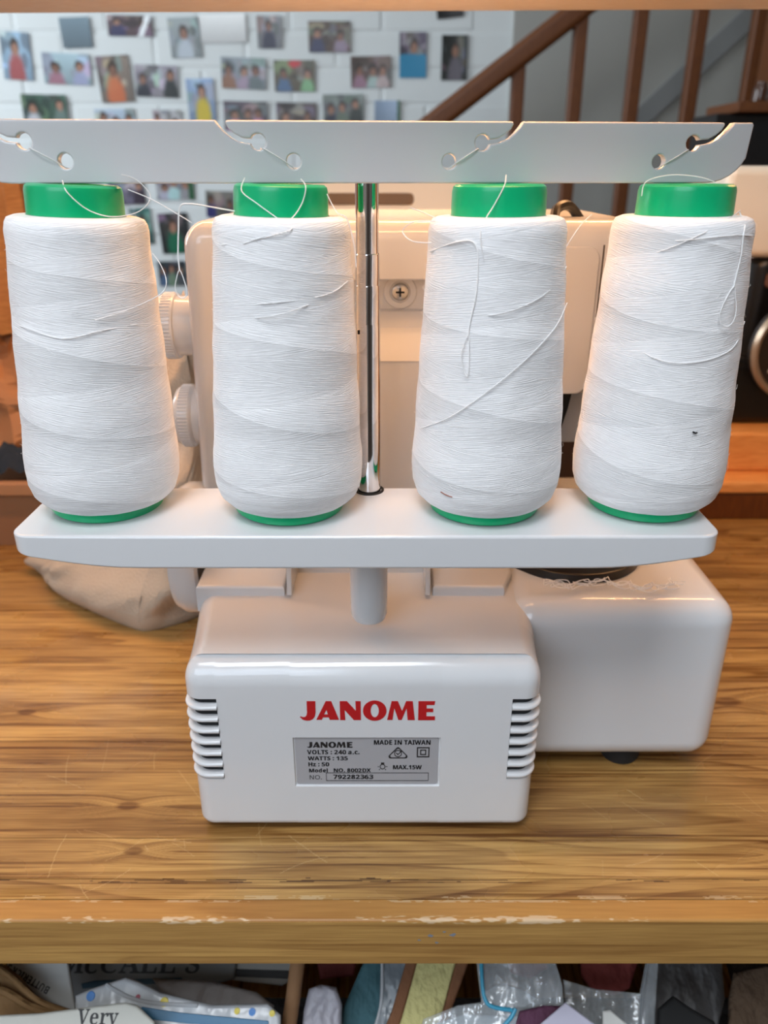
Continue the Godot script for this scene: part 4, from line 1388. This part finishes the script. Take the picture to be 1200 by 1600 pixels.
	write("2.R", -0.048 - 0.030, 0.052, -0.048 + 0.030, 0.070, 0.0625, mat(col(196, 190, 182), 0.5), dc, "Droid Sans", true)
	# jars and dark bottles at the far right, on a wooden ledge by the stairs
	var jl := thing("wall_ledge", "small wooden ledge behind the old machine at the far right", "shelf", Vector3(0.70, 0.383, -1.5))
	part("ledge_board", Geo.new().box(Vector3(0, 0.008, 0), Vector3(0.23, 0.016, 0.14), 0.002, 1), M.stairwood, jl)
	part("cabinet", Geo.new().box(Vector3(0.03, -0.565, -0.01), Vector3(0.34, 1.13, 0.11), 0.004, 1), M.black, jl)
	var brown_glass := mat(col(70, 40, 24), 0.08)
	for k in 3:
		single("glass_jar", Geo.new().lathe([Vector2(0.0001, 0.0), Vector2(0.012, 0.0), Vector2(0.013, 0.003), Vector2(0.013, 0.020), Vector2(0.009, 0.026), Vector2(0.009, 0.031), Vector2(0.0001, 0.032)], 24, Transform3D(Basis.IDENTITY, Vector3(0.635 + k * 0.042, 0.3992, -1.47))), M.chrome if k == 1 else brown_glass, ["small brown glass jar nearest the stairs on the wall ledge", "small shiny metal jar between two brown jars on the wall ledge", "small brown glass jar at the right end of the wall ledge"][k], "jar", "jars on the wall ledge")

# ------------------------------------------------------------------ under the bench
# a soft flat thing: outline in millimetres on a plane that leans back from the front of the shelf
func pad(mm: Array, thick: float, f: Transform3D, lift := 0.0) -> Geo:
	var o := mm.map(func(p): return p * 0.001)
	var r := minf(thick * 0.45, 0.0024)
	return Geo.new().plate([o], lift - thick, lift, [r], 3, f, true)

func lean(x: float, y: float, z: float) -> Transform3D:
	return Transform3D(Basis(Vector3.RIGHT, deg_to_rad(-56.1)), Vector3(x, y, z))

func creased(c: Color, rough: float, seed_: int, amount: float, freq: float) -> StandardMaterial3D:
	var m := mat(c, rough)
	m.heightmap_enabled = true
	m.heightmap_texture = fine_noise(seed_, freq, 256)
	m.heightmap_scale = amount
	m.uv1_triplanar = true
	m.uv1_scale = Vector3(14, 14, 14)
	return m

func make_under_bench() -> void:
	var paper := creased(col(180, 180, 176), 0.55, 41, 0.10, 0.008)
	var gloss := creased(col(190, 194, 198), 0.22, 42, 0.14, 0.010)
	var ink: Material = M.ink
	var blue := mat(col(40, 110, 150), 0.4)
	var slate := mat(col(38, 74, 94), 0.5)
	var yellow := mat(col(226, 204, 60), 0.4)
	var V := func(a: Array) -> Array:
		var o := []
		for i in range(0, a.size(), 2):
			o.append(Vector2(a[i], a[i + 1]))
		return o
	single("added_dark_heap", Geo.new().plate([[Vector2(0.236, -0.258), Vector2(0.240, -0.146), Vector2(0.262, -0.168), Vector2(0.285, -0.198), Vector2(0.325, -0.194), Vector2(0.35, -0.258)].map(func(p): return Vector2(-p.x, p.y))], -0.30, 0.30, [0.006], 3, Transform3D(Basis(Vector3(0, 0, 1), Vector3(0, 1, 0), Vector3(-1, 0, 0)), Vector3.ZERO), true), creased(col(34, 29, 26), 0.9, 64, 0.5, 0.012), "added dark heap that fills the shaded gaps between packets and bags", "fabric")  # heap added as support and to keep the gaps above it dark
	# crumpled brown paper at the left end
	var t := thing("kraft_paper", "crumpled brown paper at the left end under the bench", "paper")
	var f := lean(-0.1898, -0.1098, -0.268)
	var kraft := creased(col(128, 96, 58), 0.8, 43, 0.5, 0.012)
	part("sheet", pad(V.call([-31.7, 17.5, -14.5, 15.2, -5.6, 10.1, 8.0, -0.8, 28.1, -6.2, 27.3, -11.8, 12.5, -22.2, -20.4, -22.2]), 0.003, f), kraft, t)
	part("fold", Geo.new().tube(smooth([f * Vector3(-0.026, 0.006, 0.001), f * Vector3(-0.010, 0.003, 0.003), f * Vector3(0.006, -0.004, 0.003), f * Vector3(0.024, -0.0085, 0.001)]), 0.0022, 8), kraft, t)
	part("fold", Geo.new().tube(smooth([f * Vector3(-0.020, 0.0155, 0.001), f * Vector3(-0.008, 0.009, 0.002), f * Vector3(0.008, -0.001, 0.002), f * Vector3(0.026, -0.0065, 0.001)]), 0.0016, 8), kraft, t)
	# packet with upside-down sloping lettering
	t = thing("pattern_packet", "white pattern packet with black lettering sloping upside down, far left under the bench", "pattern packet")
	f = lean(-0.1835, -0.1217, -0.276)
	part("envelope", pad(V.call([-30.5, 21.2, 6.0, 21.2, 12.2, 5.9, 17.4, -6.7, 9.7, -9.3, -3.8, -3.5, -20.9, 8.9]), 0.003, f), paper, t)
	write("BUTTERICK SEE", 0.0, -0.0018, 0.0330, 0.0018, 0.0001, ink, t, "Droid Sans", true, f * Transform3D(Basis(Vector3(0, 0, 1), deg_to_rad(156)), Vector3(0.0, 0.0035, 0)))
	# grey packet with big serif lettering
	t = thing("pattern_packet", "grey pattern packet with big black serif lettering and dark blue stripe", "pattern packet")
	f = lean(-0.1322, -0.1574, -0.300)
	part("envelope", pad(V.call([-61.4, 26.4, 43.2, 26.4, 42.6, 9.7, 18.0, 4.8, -52.2, -1.9]), 0.004, f), creased(col(128, 130, 130), 0.6, 44, 0.08, 0.01), t)
	write("McCALL'S", -0.0640, 0.0125, 0.0210, 0.0228, 0.0001, ink, t, "Droid Serif", true, f)
	part("stripe", pad(V.call([-48.4, 7.4, -40.3, 9.0, 11.1, 10.6, 12.2, 8.3, -39.6, 5.4, -47.1, 4.8]), 0.0008, f, 0.0007), slate, t)
	# glossy packet with dots
	t = thing("plastic_packet", "glossy white plastic packet with blue and yellow dots and blue band", "packet")
	f = lean(-0.1181, -0.1098, -0.268)
	part("wrapper", pad(V.call([-45.6, 1.4, -38.4, 4.3, -20.6, 9.6, -13.5, 7.8, -0.7, 2.6, 27.1, -2.8, 56.7, -2.3, 63.8, -7.4, 65.3, -27.5, -43.3, -27.5, -44.1, -8.5]), 0.0045, f), gloss, t)
	part("band", pad(V.call([-9.1, -3.7, 10.7, -6.2, 58.0, -9.9, 58.3, -13.5, 11.4, -10.7, -11.7, -8.5]), 0.0008, f, 0.0006), blue, t)
	part("fold", Geo.new().tube(smooth([f * Vector3(-0.030, 0.0062, 0), f * Vector3(-0.018, 0.0010, 0.0008), f * Vector3(-0.004, -0.0020, 0.0008), f * Vector3(0.020, -0.0032, 0)]), 0.0010, 6), gloss, t)
	for d in [[-37.1, 1.0, 0, 2.4], [2.2, -1.6, 1, 2.3], [41.0, -5.6, 1, 1.6], [49.0, -6.0, 0, 1.9], [-12.0, 0.6, 2, 1.3], [59.5, -6.6, 1, 1.6]]:
		part("dot", Geo.new().lathe([Vector2(d[3] * 0.001, 0.0), Vector2(d[3] * 0.0009, 0.0005), Vector2(0.00005, 0.0006)], 20, f * Transform3D(Basis(Vector3.RIGHT, PI / 2), Vector3(d[0] * 0.001, d[1] * 0.001, -0.0001))), [mat(col(46, 126, 204), 0.4), yellow, mat(col(170, 60, 84), 0.4)][d[2]], t)
	# frontmost packet
	t = thing("pattern_packet", "cream white pattern packet lettered Very, frontmost at lower left", "pattern packet")
	f = lean(-0.1549, -0.0949, -0.258)
	part("envelope", pad(V.call([-51.3, -7.6, -19.4, -6.3, 23.3, -1.7, 29.7, -3.0, 39.6, -10.0, 43.1, -31.6, -44.5, -31.6]), 0.003, f), creased(col(188, 188, 180), 0.5, 45, 0.08, 0.01), t)
	write("Very", 0.0004, -0.0133, 0.0212, -0.0045, 0.0001, ink, t, "Droid Serif", true, f)
	# behind and right of these
	t = thing("pattern_packet", "dull grey-brown packet lying between the lettered packet and the dotted one", "pattern packet")
	part("envelope", pad(V.call([-39.9, 9.8, -5.6, 8.3, 20.2, 3.0, 30.8, -3.6, 28.4, -9.6, -3.9, -5.4, -31.5, 0.0]), 0.005, lean(-0.0922, -0.1336, -0.284)), creased(col(150, 144, 142), 0.45, 46, 0.3, 0.012), t)
	t = thing("pattern_packet", "white packet with a black printed band left of the brown paper roll", "pattern packet")
	f = lean(-0.0714, -0.1604, -0.302)
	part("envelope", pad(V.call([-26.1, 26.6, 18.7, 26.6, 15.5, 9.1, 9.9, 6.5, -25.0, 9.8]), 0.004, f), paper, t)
	part("printed_band", pad(V.call([-20.1, 15.1, 16.4, 14.1, 16.3, 9.8, -19.7, 11.1]), 0.0008, f, 0.0005), mat(col(30, 28, 30), 0.5), t)
	single("paper_roll", Geo.new().tube(smooth([Vector3(-0.0440, -0.080, -0.300), Vector3(-0.0490, -0.118, -0.279), Vector3(-0.0560, -0.160, -0.255)]), 0.0042, 12), creased(col(150, 112, 78), 0.8, 47, 0.2, 0.01), "brown paper roll standing between packets and clear bags", "paper roll")
	# fabrics and bags; [name, label, category, place, outline, thickness, material]
	var rows := [
		["fabric_bag", "white printed fabric in a bag beside the brown paper roll", "bag", lean(-0.0346, -0.1276, -0.280), [-7.3, 4.5, -1.0, 6.6, 7.9, 5.4, 11.4, -3.0, 12.1, -28.8, -11.0, -28.8, -9.6, -6.0], 0.006, creased(col(172, 170, 180), 0.4, 48, 0.4, 0.014)],
		["red_cloth", "dark red cloth edge high behind the white printed fabric", "cloth", lean(-0.0280, -0.1574, -0.300), [-14.0, 23.0, 12.4, 23.0, 9.6, 11.3, -10.3, 9.7], 0.004, creased(col(110, 44, 42), 0.8, 49, 0.3, 0.012)],
		["folded_fabric", "blue-green folded fabric left of the pale plastic sleeve", "fabric", lean(-0.0125, -0.1395, -0.288), [2.8, 22.1, 11.8, 22.1, 11.8, -29.6, -14.8, -29.6, -10.6, -4.6], 0.005, creased(col(66, 104, 112), 0.85, 50, 0.4, 0.014)],
		["plastic_sleeve", "pale plastic sleeve between the blue-green fabric and the yellow strip", "sleeve", lean(0.0002, -0.1321, -0.283), [-1.7, 21.7, 18.1, 21.7, 9.8, -3.0, 1.2, -14.8, -9.1, -29.1, -14.0, -29.1, -3.0, -6.0], 0.004, creased(col(122, 130, 136), 0.25, 51, 0.3, 0.012)],
		["red_bundle", "red fabric bundle behind the blue-zipped bag", "fabric", lean(0.0824, -0.1425, -0.290), [-10.7, 25.5, 11.9, 25.5, 13.8, 15.1, 2.7, 9.4, -8.8, 12.5], 0.006, creased(col(164, 84, 78), 0.8, 52, 0.5, 0.014)],
		["floral_fabric", "dark purple fabric under the blue-zipped bag", "fabric", lean(0.0805, -0.1009, -0.262), [-10.9, -5.5, 1.8, -3.0, 13.3, -3.3, 8.7, -26.9, -19.9, -26.9], 0.003, creased(col(92, 52, 76), 0.8, 53, 0.4, 0.02)],
		["lilac_paper", "pale lilac folded corner at the very bottom, right of centre", "paper", lean(0.0910, -0.0919, -0.256), [-14.0, -11.3, 0.6, -1.7, 14.6, -11.3, 18.0, -26.3, -28.7, -26.3], 0.002, mat(col(184, 182, 200), 0.6)],
		["red_fabric", "dusky red fabric high under the bench, right of the blue zip", "fabric", lean(0.1303, -0.1515, -0.296), [-12.4, 26.1, 26.1, 26.1, 14.4, 4.8, 4.4, 1.3, -8.2, 4.8, -12.9, 11.2], 0.006, creased(col(140, 62, 58), 0.8, 54, 0.5, 0.014)],
		["cloth_tag", "small white tag standing below the dusky red fabric", "tag", lean(0.1196, -0.1009, -0.262), [-7.3, -5.5, -3.3, -5.0, 4.2, -11.0, 4.7, -26.9, -10.6, -26.9], 0.002, mat(col(206, 206, 202), 0.5)],
		["mesh_bag", "dark grey mesh bag above the black pouch", "bag", lean(0.1715, -0.1425, -0.290), [-13.0, 25.5, 27.8, 25.5, 24.3, 0.0, 14.6, -18.2, -28.3, -18.2, -21.0, 6.2], 0.006, creased(col(82, 80, 80), 0.5, 55, 0.5, 0.012)],
		["black_pouch", "black pouch at the bottom right under the bench", "pouch", lean(0.1552, -0.0949, -0.258), [-21.5, -26.5, -15.7, -4.4, -7.1, 1.1, 0.3, -3.8, 11.2, -9.8, 17.4, -26.5], 0.006, mat(col(8, 8, 9), 0.8)],
		["woven_cloth", "brown woven cloth at the right end under the bench", "cloth", lean(0.2001, -0.1157, -0.272), [-8.4, 11.8, 4.4, 14.2, 24.7, 17.8, 11.6, -28.0, -21.5, -28.0, -14.0, 0.0], 0.006, creased(col(84, 66, 50), 0.9, 56, 0.6, 0.02)],
		["dark_blanket", "blackish blanket high at the right end behind the brown cloth", "blanket", lean(0.2271, -0.1648, -0.305), [-16.7, 26.8, 26.9, 26.8, 21.1, 6.5, -14.2, 4.9], 0.006, creased(col(48, 40, 34), 0.9, 57, 0.5, 0.014)]]
	for r in rows:
		single(r[0], pad(V.call(r[4]), r[5], r[3]), r[6], r[1], r[2])
	# sleeve's bright edge is its seam
	part("seam", Geo.new().tube(smooth([Vector3(-0.0012, -0.1195, -0.3005), Vector3(-0.0014, -0.1321, -0.2820), Vector3(-0.0060, -0.1410, -0.2690)]), 0.0008, 6), mat(col(196, 200, 204), 0.3), get_node("plastic_sleeve"))
	# yellow strip with brown borders
	t = thing("felt_strip", "pale yellow textured strip with brown borders, middle of the lower shelf", "fabric")
	part("felt", pad(V.call([-0.7, 21.0, 20.6, 21.0, 11.8, -3.5, 0.7, -28.2, -20.6, -28.2, -11.0, -8.7]), 0.003, lean(0.0206, -0.1187, -0.274)), creased(col(206, 198, 136), 0.95, 58, 0.2, 0.05), t)
	var brown := creased(col(126, 84, 56), 0.85, 59, 0.1, 0.03)
	part("border", pad(V.call([7.0, 21.0, 13.4, 21.0, 3.1, -8.7, -6.5, -28.2, -13.8, -28.2, -2.4, -5.8]), 0.0034, lean(0.0065, -0.1187, -0.274)), brown, t)
	part("border", pad(V.call([6.6, 21.0, 14.4, 21.0, 2.6, -3.5, -7.9, -28.2, -13.3, -28.2, -2.2, -3.5]), 0.0034, lean(0.0346, -0.1187, -0.274)), brown, t)
	# clear bags
	var clear := mat(Color(0.90, 0.93, 0.95, 0.25), 0.12)
	clear.transparency = BaseMaterial3D.TRANSPARENCY_ALPHA
	clear.heightmap_enabled = true
	clear.heightmap_texture = fine_noise(60, 0.012, 256)
	clear.heightmap_scale = 0.35
	clear.uv1_triplanar = true
	clear.uv1_scale = Vector3(14, 14, 14)
	t = thing("zip_bag", "clear plastic bag with a bright blue zip strip", "bag")
	f = lean(0.0596, -0.1038, -0.264)
	part("pouch", pad(V.call([-10.8, 23.2, 30.4, 23.2, 34.4, 5.7, 33.6, -11.1, 27.7, -27.1, -46.8, -27.1, -39.2, -8.9, -21.1, -3.1, -9.1, -1.7]), 0.003, f), clear, t)
	part("crumpled_film", pad(V.call([-15.5, 2.9, -3.1, 7.0, 6.0, 4.4, 14.5, 0.0, 8.0, -3.5, -9.2, -5.2]), 0.003, lean(0.0672, -0.1130, -0.270)), creased(col(176, 184, 190), 0.15, 61, 0.9, 0.014), t)
	part("liner", pad(V.call([-36.0, -12.0, -18.0, -7.0, 10.0, -8.0, 4.0, -27.0, -44.0, -27.0]), 0.002, f, -0.004), creased(col(150, 166, 176), 0.3, 62, 0.3, 0.012), t)
	var zip := mat(col(52, 160, 196), 0.4)
	part("zip_strip", Geo.new().tube(smooth([f * Vector3(-0.0078, 0.0217, 0.001), f * Vector3(-0.0081, 0.0071, 0.001), f * Vector3(-0.0070, -0.0006, 0.001), f * Vector3(-0.0032, -0.0037, 0.001), f * Vector3(0.0066, -0.0051, 0.001)]), 0.0010, 8), zip, t)
	part("zip_strip", Geo.new().tube(smooth([f * Vector3(0.0083, -0.0045, 0.001), f * Vector3(0.0056, -0.0084, 0.001), f * Vector3(-0.0007, -0.0138, 0.001)]), 0.0010, 8), zip, t)
	t = thing("clear_sleeve", "clear plastic sleeve with glinting edge in front of the dusky red fabric", "sleeve")
	f = lean(0.1275, -0.1217, -0.276)
	part("sheet", pad(V.call([-28.8, 8.9, -11.9, 4.4, 12.3, 2.4, 19.9, 21.2, 26.4, 21.2, 13.5, -28.4, -30.1, -28.4]), 0.002, f), clear, t)
	part("edge", Geo.new().tube([f * Vector3(0.0205, 0.0210, 0.001), f * Vector3(0.0135, 0.0026, 0.001), f * Vector3(0.0060, -0.0280, 0.001)], 0.0007, 6), mat(col(150, 154, 158), 0.3), t)

# ------------------------------------------------------------------ photo wall
func make_photos() -> void:
	# centre x, centre y, width, height, tilt, and how the print looks
	var ph := [
		[-0.953, 0.569, 0.075, 0.108, -3, "portrait print of dark-haired person in red against blue", Color(0.62, 0.74, 0.84), Color(0.62, 0.28, 0.28)],
		[-0.790, 0.621, 0.077, 0.068, 2, "plain grey-blue print beside the top left corner", Color(0.48, 0.56, 0.61), Color(0.52, 0.58, 0.64)],
		[-0.650, 0.636, 0.114, 0.046, -1, "group print with red and navy clothes, white strip at its right", Color(0.42, 0.34, 0.36), Color(0.20, 0.20, 0.36)],
		[-0.512, 0.610, 0.079, 0.089, 2, "pale grey print of someone in white beside the glaring print", Color(0.62, 0.66, 0.67), Color(0.72, 0.76, 0.80)],
		[-0.412, 0.630, 0.116, 0.063, 1, "print painted white for glare, lightest on the wall", Color(0.96, 0.97, 0.97), Color(0.97, 0.97, 0.98)],  # white colours stand in for glare on this print
		[-0.294, 0.622, 0.062, 0.072, 0, "portrait print of one dark standing figure on grey", Color(0.55, 0.56, 0.58), Color(0.13, 0.13, 0.22)],
		[-0.140, 0.612, 0.108, 0.069, 0, "brown group print at top centre with navy clothes", Color(0.36, 0.27, 0.22), Color(0.20, 0.22, 0.36)],
		[-0.034, 0.533, 0.105, 0.072, 1, "group print of brown-haired heads, pink clothes, above the bar's middle", Color(0.40, 0.32, 0.29), Color(0.62, 0.48, 0.56)],
		[-0.827, 0.540, 0.122, 0.071, -2, "print of pink-shirted person with light blue background", Color(0.68, 0.78, 0.82), Color(0.62, 0.42, 0.48)],
		[-0.705, 0.517, 0.086, 0.107, 3, "portrait print of standing person in orange shirt", Color(0.55, 0.50, 0.46), Color(0.78, 0.42, 0.26)],
		[-0.596, 0.512, 0.111, 0.074, -2, "print of one figure in black beside white clothes", Color(0.66, 0.64, 0.68), Color(0.12, 0.13, 0.17)],
		[-0.367, 0.530, 0.115, 0.072, -2, "print of pale room with brown table in front", Color(0.58, 0.62, 0.65), Color(0.55, 0.38, 0.28)],
		[-0.234, 0.524, 0.107, 0.072, 0, "colourful party print with red hat and blue clothes", Color(0.42, 0.38, 0.30), Color(0.30, 0.42, 0.58)],
		[-0.484, 0.468, 0.071, 0.100, 1, "portrait print of figure in yellow skirt under blue sky", Color(0.58, 0.68, 0.82), Color(0.80, 0.70, 0.16)],
		[-0.900, 0.442, 0.119, 0.079, -1, "print of three people in dark green and white, low left", Color(0.24, 0.36, 0.30), Color(0.78, 0.78, 0.82)],
		[-0.717, 0.413, 0.106, 0.069, 1, "pale blue print with one small head, cut by the bar", Color(0.70, 0.77, 0.84), Color(0.60, 0.66, 0.76)],
		[-0.579, 0.412, 0.075, 0.066, 0, "small pale print with dark heads, cut by the bar", Color(0.72, 0.72, 0.74), Color(0.40, 0.32, 0.34)],
		[-0.368, 0.430, 0.116, 0.071, -1, "print of person in lilac and pink beside a blue patch", Color(0.36, 0.32, 0.36), Color(0.74, 0.58, 0.72)],
		[-0.233, 0.426, 0.108, 0.072, -1, "print of brown-red faces close together", Color(0.32, 0.27, 0.25), Color(0.58, 0.40, 0.34)],
		[-0.108, 0.446, 0.107, 0.072, 1, "print with dark figure at left and grey-green right half", Color(0.52, 0.56, 0.54), Color(0.17, 0.18, 0.24)],
		[0.009, 0.423, 0.068, 0.088, 0, "pale blue print with dark green right edge", Color(0.62, 0.70, 0.80), Color(0.56, 0.63, 0.74)],
		[0.075, 0.571, 0.070, 0.103, 0, "portrait print with dark top and bright cyan lower half", Color(0.34, 0.30, 0.38), Color(0.10, 0.50, 0.66)],
		[0.183, 0.565, 0.068, 0.102, 0, "dark green portrait print nearest the handrail", Color(0.15, 0.17, 0.16), Color(0.42, 0.40, 0.44)],
		[0.168, 0.668, 0.068, 0.030, 6, "nearly black print cut by the shelf above", Color(0.12, 0.12, 0.13), Color(0.16, 0.16, 0.17)],
		[-0.711, 0.244, 0.099, 0.065, 1, "purple-grey print just right of the leftmost green cone top", Color(0.50, 0.48, 0.58), Color(0.32, 0.26, 0.32)],
		[-0.576, 0.254, 0.104, 0.060, 0, "print with green right edge and pale dress, below the bar", Color(0.48, 0.50, 0.54), Color(0.70, 0.70, 0.78)],
		[-0.455, 0.212, 0.078, 0.069, -2, "print of one figure in deep blue, below the bar", Color(0.46, 0.46, 0.44), Color(0.15, 0.15, 0.42)],
		[-0.590, 0.136, 0.083, 0.107, 3, "portrait print with bright green clothes on black", Color(0.15, 0.17, 0.18), Color(0.05, 0.40, 0.28)],
		[-0.680, 0.155, 0.057, 0.096, 2, "narrow portrait print, teal above and violet-grey below", Color(0.22, 0.40, 0.38), Color(0.40, 0.35, 0.42)],
		[-0.608, 0.027, 0.081, 0.069, 1, "lowest print on the wall, dark with steel blue patch", Color(0.16, 0.20, 0.24), Color(0.32, 0.42, 0.56)]]
	var cell := 128
	var im := Image.create(1024, 512, false, Image.FORMAT_RGB8)
	im.fill(Color(0.8, 0.8, 0.8))
	var bn := noise(17, 1.0, 2)
	var r := RandomNumberGenerator.new()
	r.seed = 99
	for k in ph.size():
		var ox := (k % 8) * cell
		var oy := (k / 8) * cell
		var bg: Color = ph[k][6]
		var cl: Color = ph[k][7]
		var tall: bool = ph[k][3] > ph[k][2]
		var plain: bool = k in [1, 4, 20, 23]
		var ell := []                                   # cx, cy, rx, ry, colour
		if not plain:
			for i in 14:
				ell.append([r.randf(), r.randf() * 0.7, 0.05 + r.randf() * 0.16, 0.05 + r.randf() * 0.22, bg.lerp(Color.from_hsv(r.randf(), 0.35 * r.randf(), r.randf()), 0.45)])
			var people := 1 if tall else 2 + (k % 2)
			for i in people:
				var cx := (0.5 if people == 1 else (0.22 + 0.56 * i / (people - 1.0))) + (r.randf() - 0.5) * 0.1
				var hy := 0.30 + r.randf() * 0.2
				var skin := Color(0.70, 0.52, 0.43).lerp(Color(0.5, 0.35, 0.28), r.randf())
				var body := cl if i == 0 else cl.lerp(Color.from_hsv(r.randf(), 0.4 * r.randf(), 0.15 + 0.75 * r.randf()), 0.75)
				var w := 0.20 if tall else 0.13
				ell.append([cx, hy + 0.52, w * 1.25, 0.42, body])
				ell.append([cx, hy - 0.04, w * 0.66, 0.15, Color(0.16, 0.12, 0.10)])
				ell.append([cx, hy + 0.02, w * 0.52, 0.125, skin])
		for y in cell:
			for x in cell:
				var u := x / float(cell) + 0.035 * bn.get_noise_2d(x * 0.06, y * 0.06 + k * 9.0)
				var v := y / float(cell) + 0.035 * bn.get_noise_2d(x * 0.06 + 50.0, y * 0.06 + k * 9.0)
				var c := bg.lerp(bg.darkened(0.25), v)
				for e in ell:
					var dx: float = (u - e[0]) / e[2]
					var dy: float = (v - e[1]) / e[3]
					var d := dx * dx + dy * dy
					if d < 1.6:
						c = c.lerp(e[4], 0.9 * smoothstep(1.6, 0.5, d))
				if k == 21 and v > 0.48:
					c = cl
				if k == 2 and absf(u - 0.80 - (v - 0.5) * -0.2) < 0.06:
					c = Color(0.92, 0.94, 0.95)
				if (k == 25 and u > 0.82) or (k == 20 and u > 0.85):
					c = Color(0.16, 0.34, 0.22)
				if k == 12 and (u - 0.5) * (u - 0.5) + (v - 0.14) * (v - 0.14) * 2.0 < 0.02:
					c = Color(0.74, 0.22, 0.24)
				im.set_pixel(ox + x, oy + y, c)
	var pm := mat(Color.WHITE, 0.35)
	pm.albedo_texture = ImageTexture.create_from_image(im)
	for k in ph.size():
		var a = ph[k]
		var u0 := (k % 8) / 8.0 + 0.004
		var v0 := (k / 8) / 4.0 + 0.008
		var g := Geo.new()
		var curl := 0.002 + 0.002 * (k % 3)
		for side in 2:
			g.grid(6, 4, func(u, v):
				var x: float = (u - 0.5) * (1.0 if side == 0 else -1.0)
				var lift: float = curl * (4.0 * x * x) * (0.3 + 0.7 * v) * 0.5
				return Vector3(x * a[2], (v - 0.5) * a[3], lift + (0.0004 if side == 0 else 0.0)))
		for i in g.v.size():
			g.uv[i] = Vector2(u0 + (g.v[i].x / a[2] + 0.5) * 0.117, v0 + (0.5 - g.v[i].y / a[3]) * 0.234)
		var o := single("photo_print", g, pm, a[5], "photo", "photo prints on the white brick wall", 60.0)
		o.position = Vector3(a[0], a[1], -2.2985)
		o.rotation_degrees.z = a[4]

# ------------------------------------------------------------------ stairs
func make_stairs() -> void:
	var t := thing("staircase", "wooden stair balustrade with sloping handrail and upright balusters", "staircase")
	var dirn := Vector3(0.285, 0.202, 0).normalized()
	var a := Vector3(0.109, 0.392, -1.90)
	var g := Geo.new().box(Vector3(0.35, 0, 0), Vector3(1.75, 0.046, 0.05), 0.014, 3)
	g.put(Transform3D(Basis(dirn, Vector3(-dirn.y, dirn.x, 0), Vector3(0, 0, 1)), a))
	part("handrail", g, M.stairwood, t)
	g = Geo.new().box(Vector3(0.42, 0, 0), Vector3(1.6, 0.16, 0.036), 0.004, 2)
	g.put(Transform3D(Basis(dirn, Vector3(-dirn.y, dirn.x, 0), Vector3(0, 0, 1)), a + Vector3(0.08, -0.72, 0)))
	part("stringer", g, M.stairwood, t)
	for k in 6:
		var x := 0.290 + k * 0.1255
		var y1 := 0.392 + (x - 0.109) * 0.709
		var y0 := y1 - 0.72
		var b := Geo.new().box(Vector3(x, (y0 + y1) / 2, -1.90), Vector3(0.028, y1 - y0, 0.03), 0.004, 2)
		part("baluster", b, M.stairwood, t)
	part("newel_post", Geo.new().box(Vector3(0.812, 0.0, -1.80), Vector3(0.07, 1.5, 0.07), 0.006, 2), M.stairwood, t)
	part("newel_post", Geo.new().box(Vector3(-0.20, -0.28, -1.90), Vector3(0.07, 0.94, 0.07), 0.006, 2), M.stairwood, t)
	for k in 5:
		part("tread", Geo.new().box(Vector3(0.12 + k * 0.2, -0.62 + k * 0.142, -2.08), Vector3(0.23, 0.03, 0.34), 0.004, 2), M.stairwood, t)
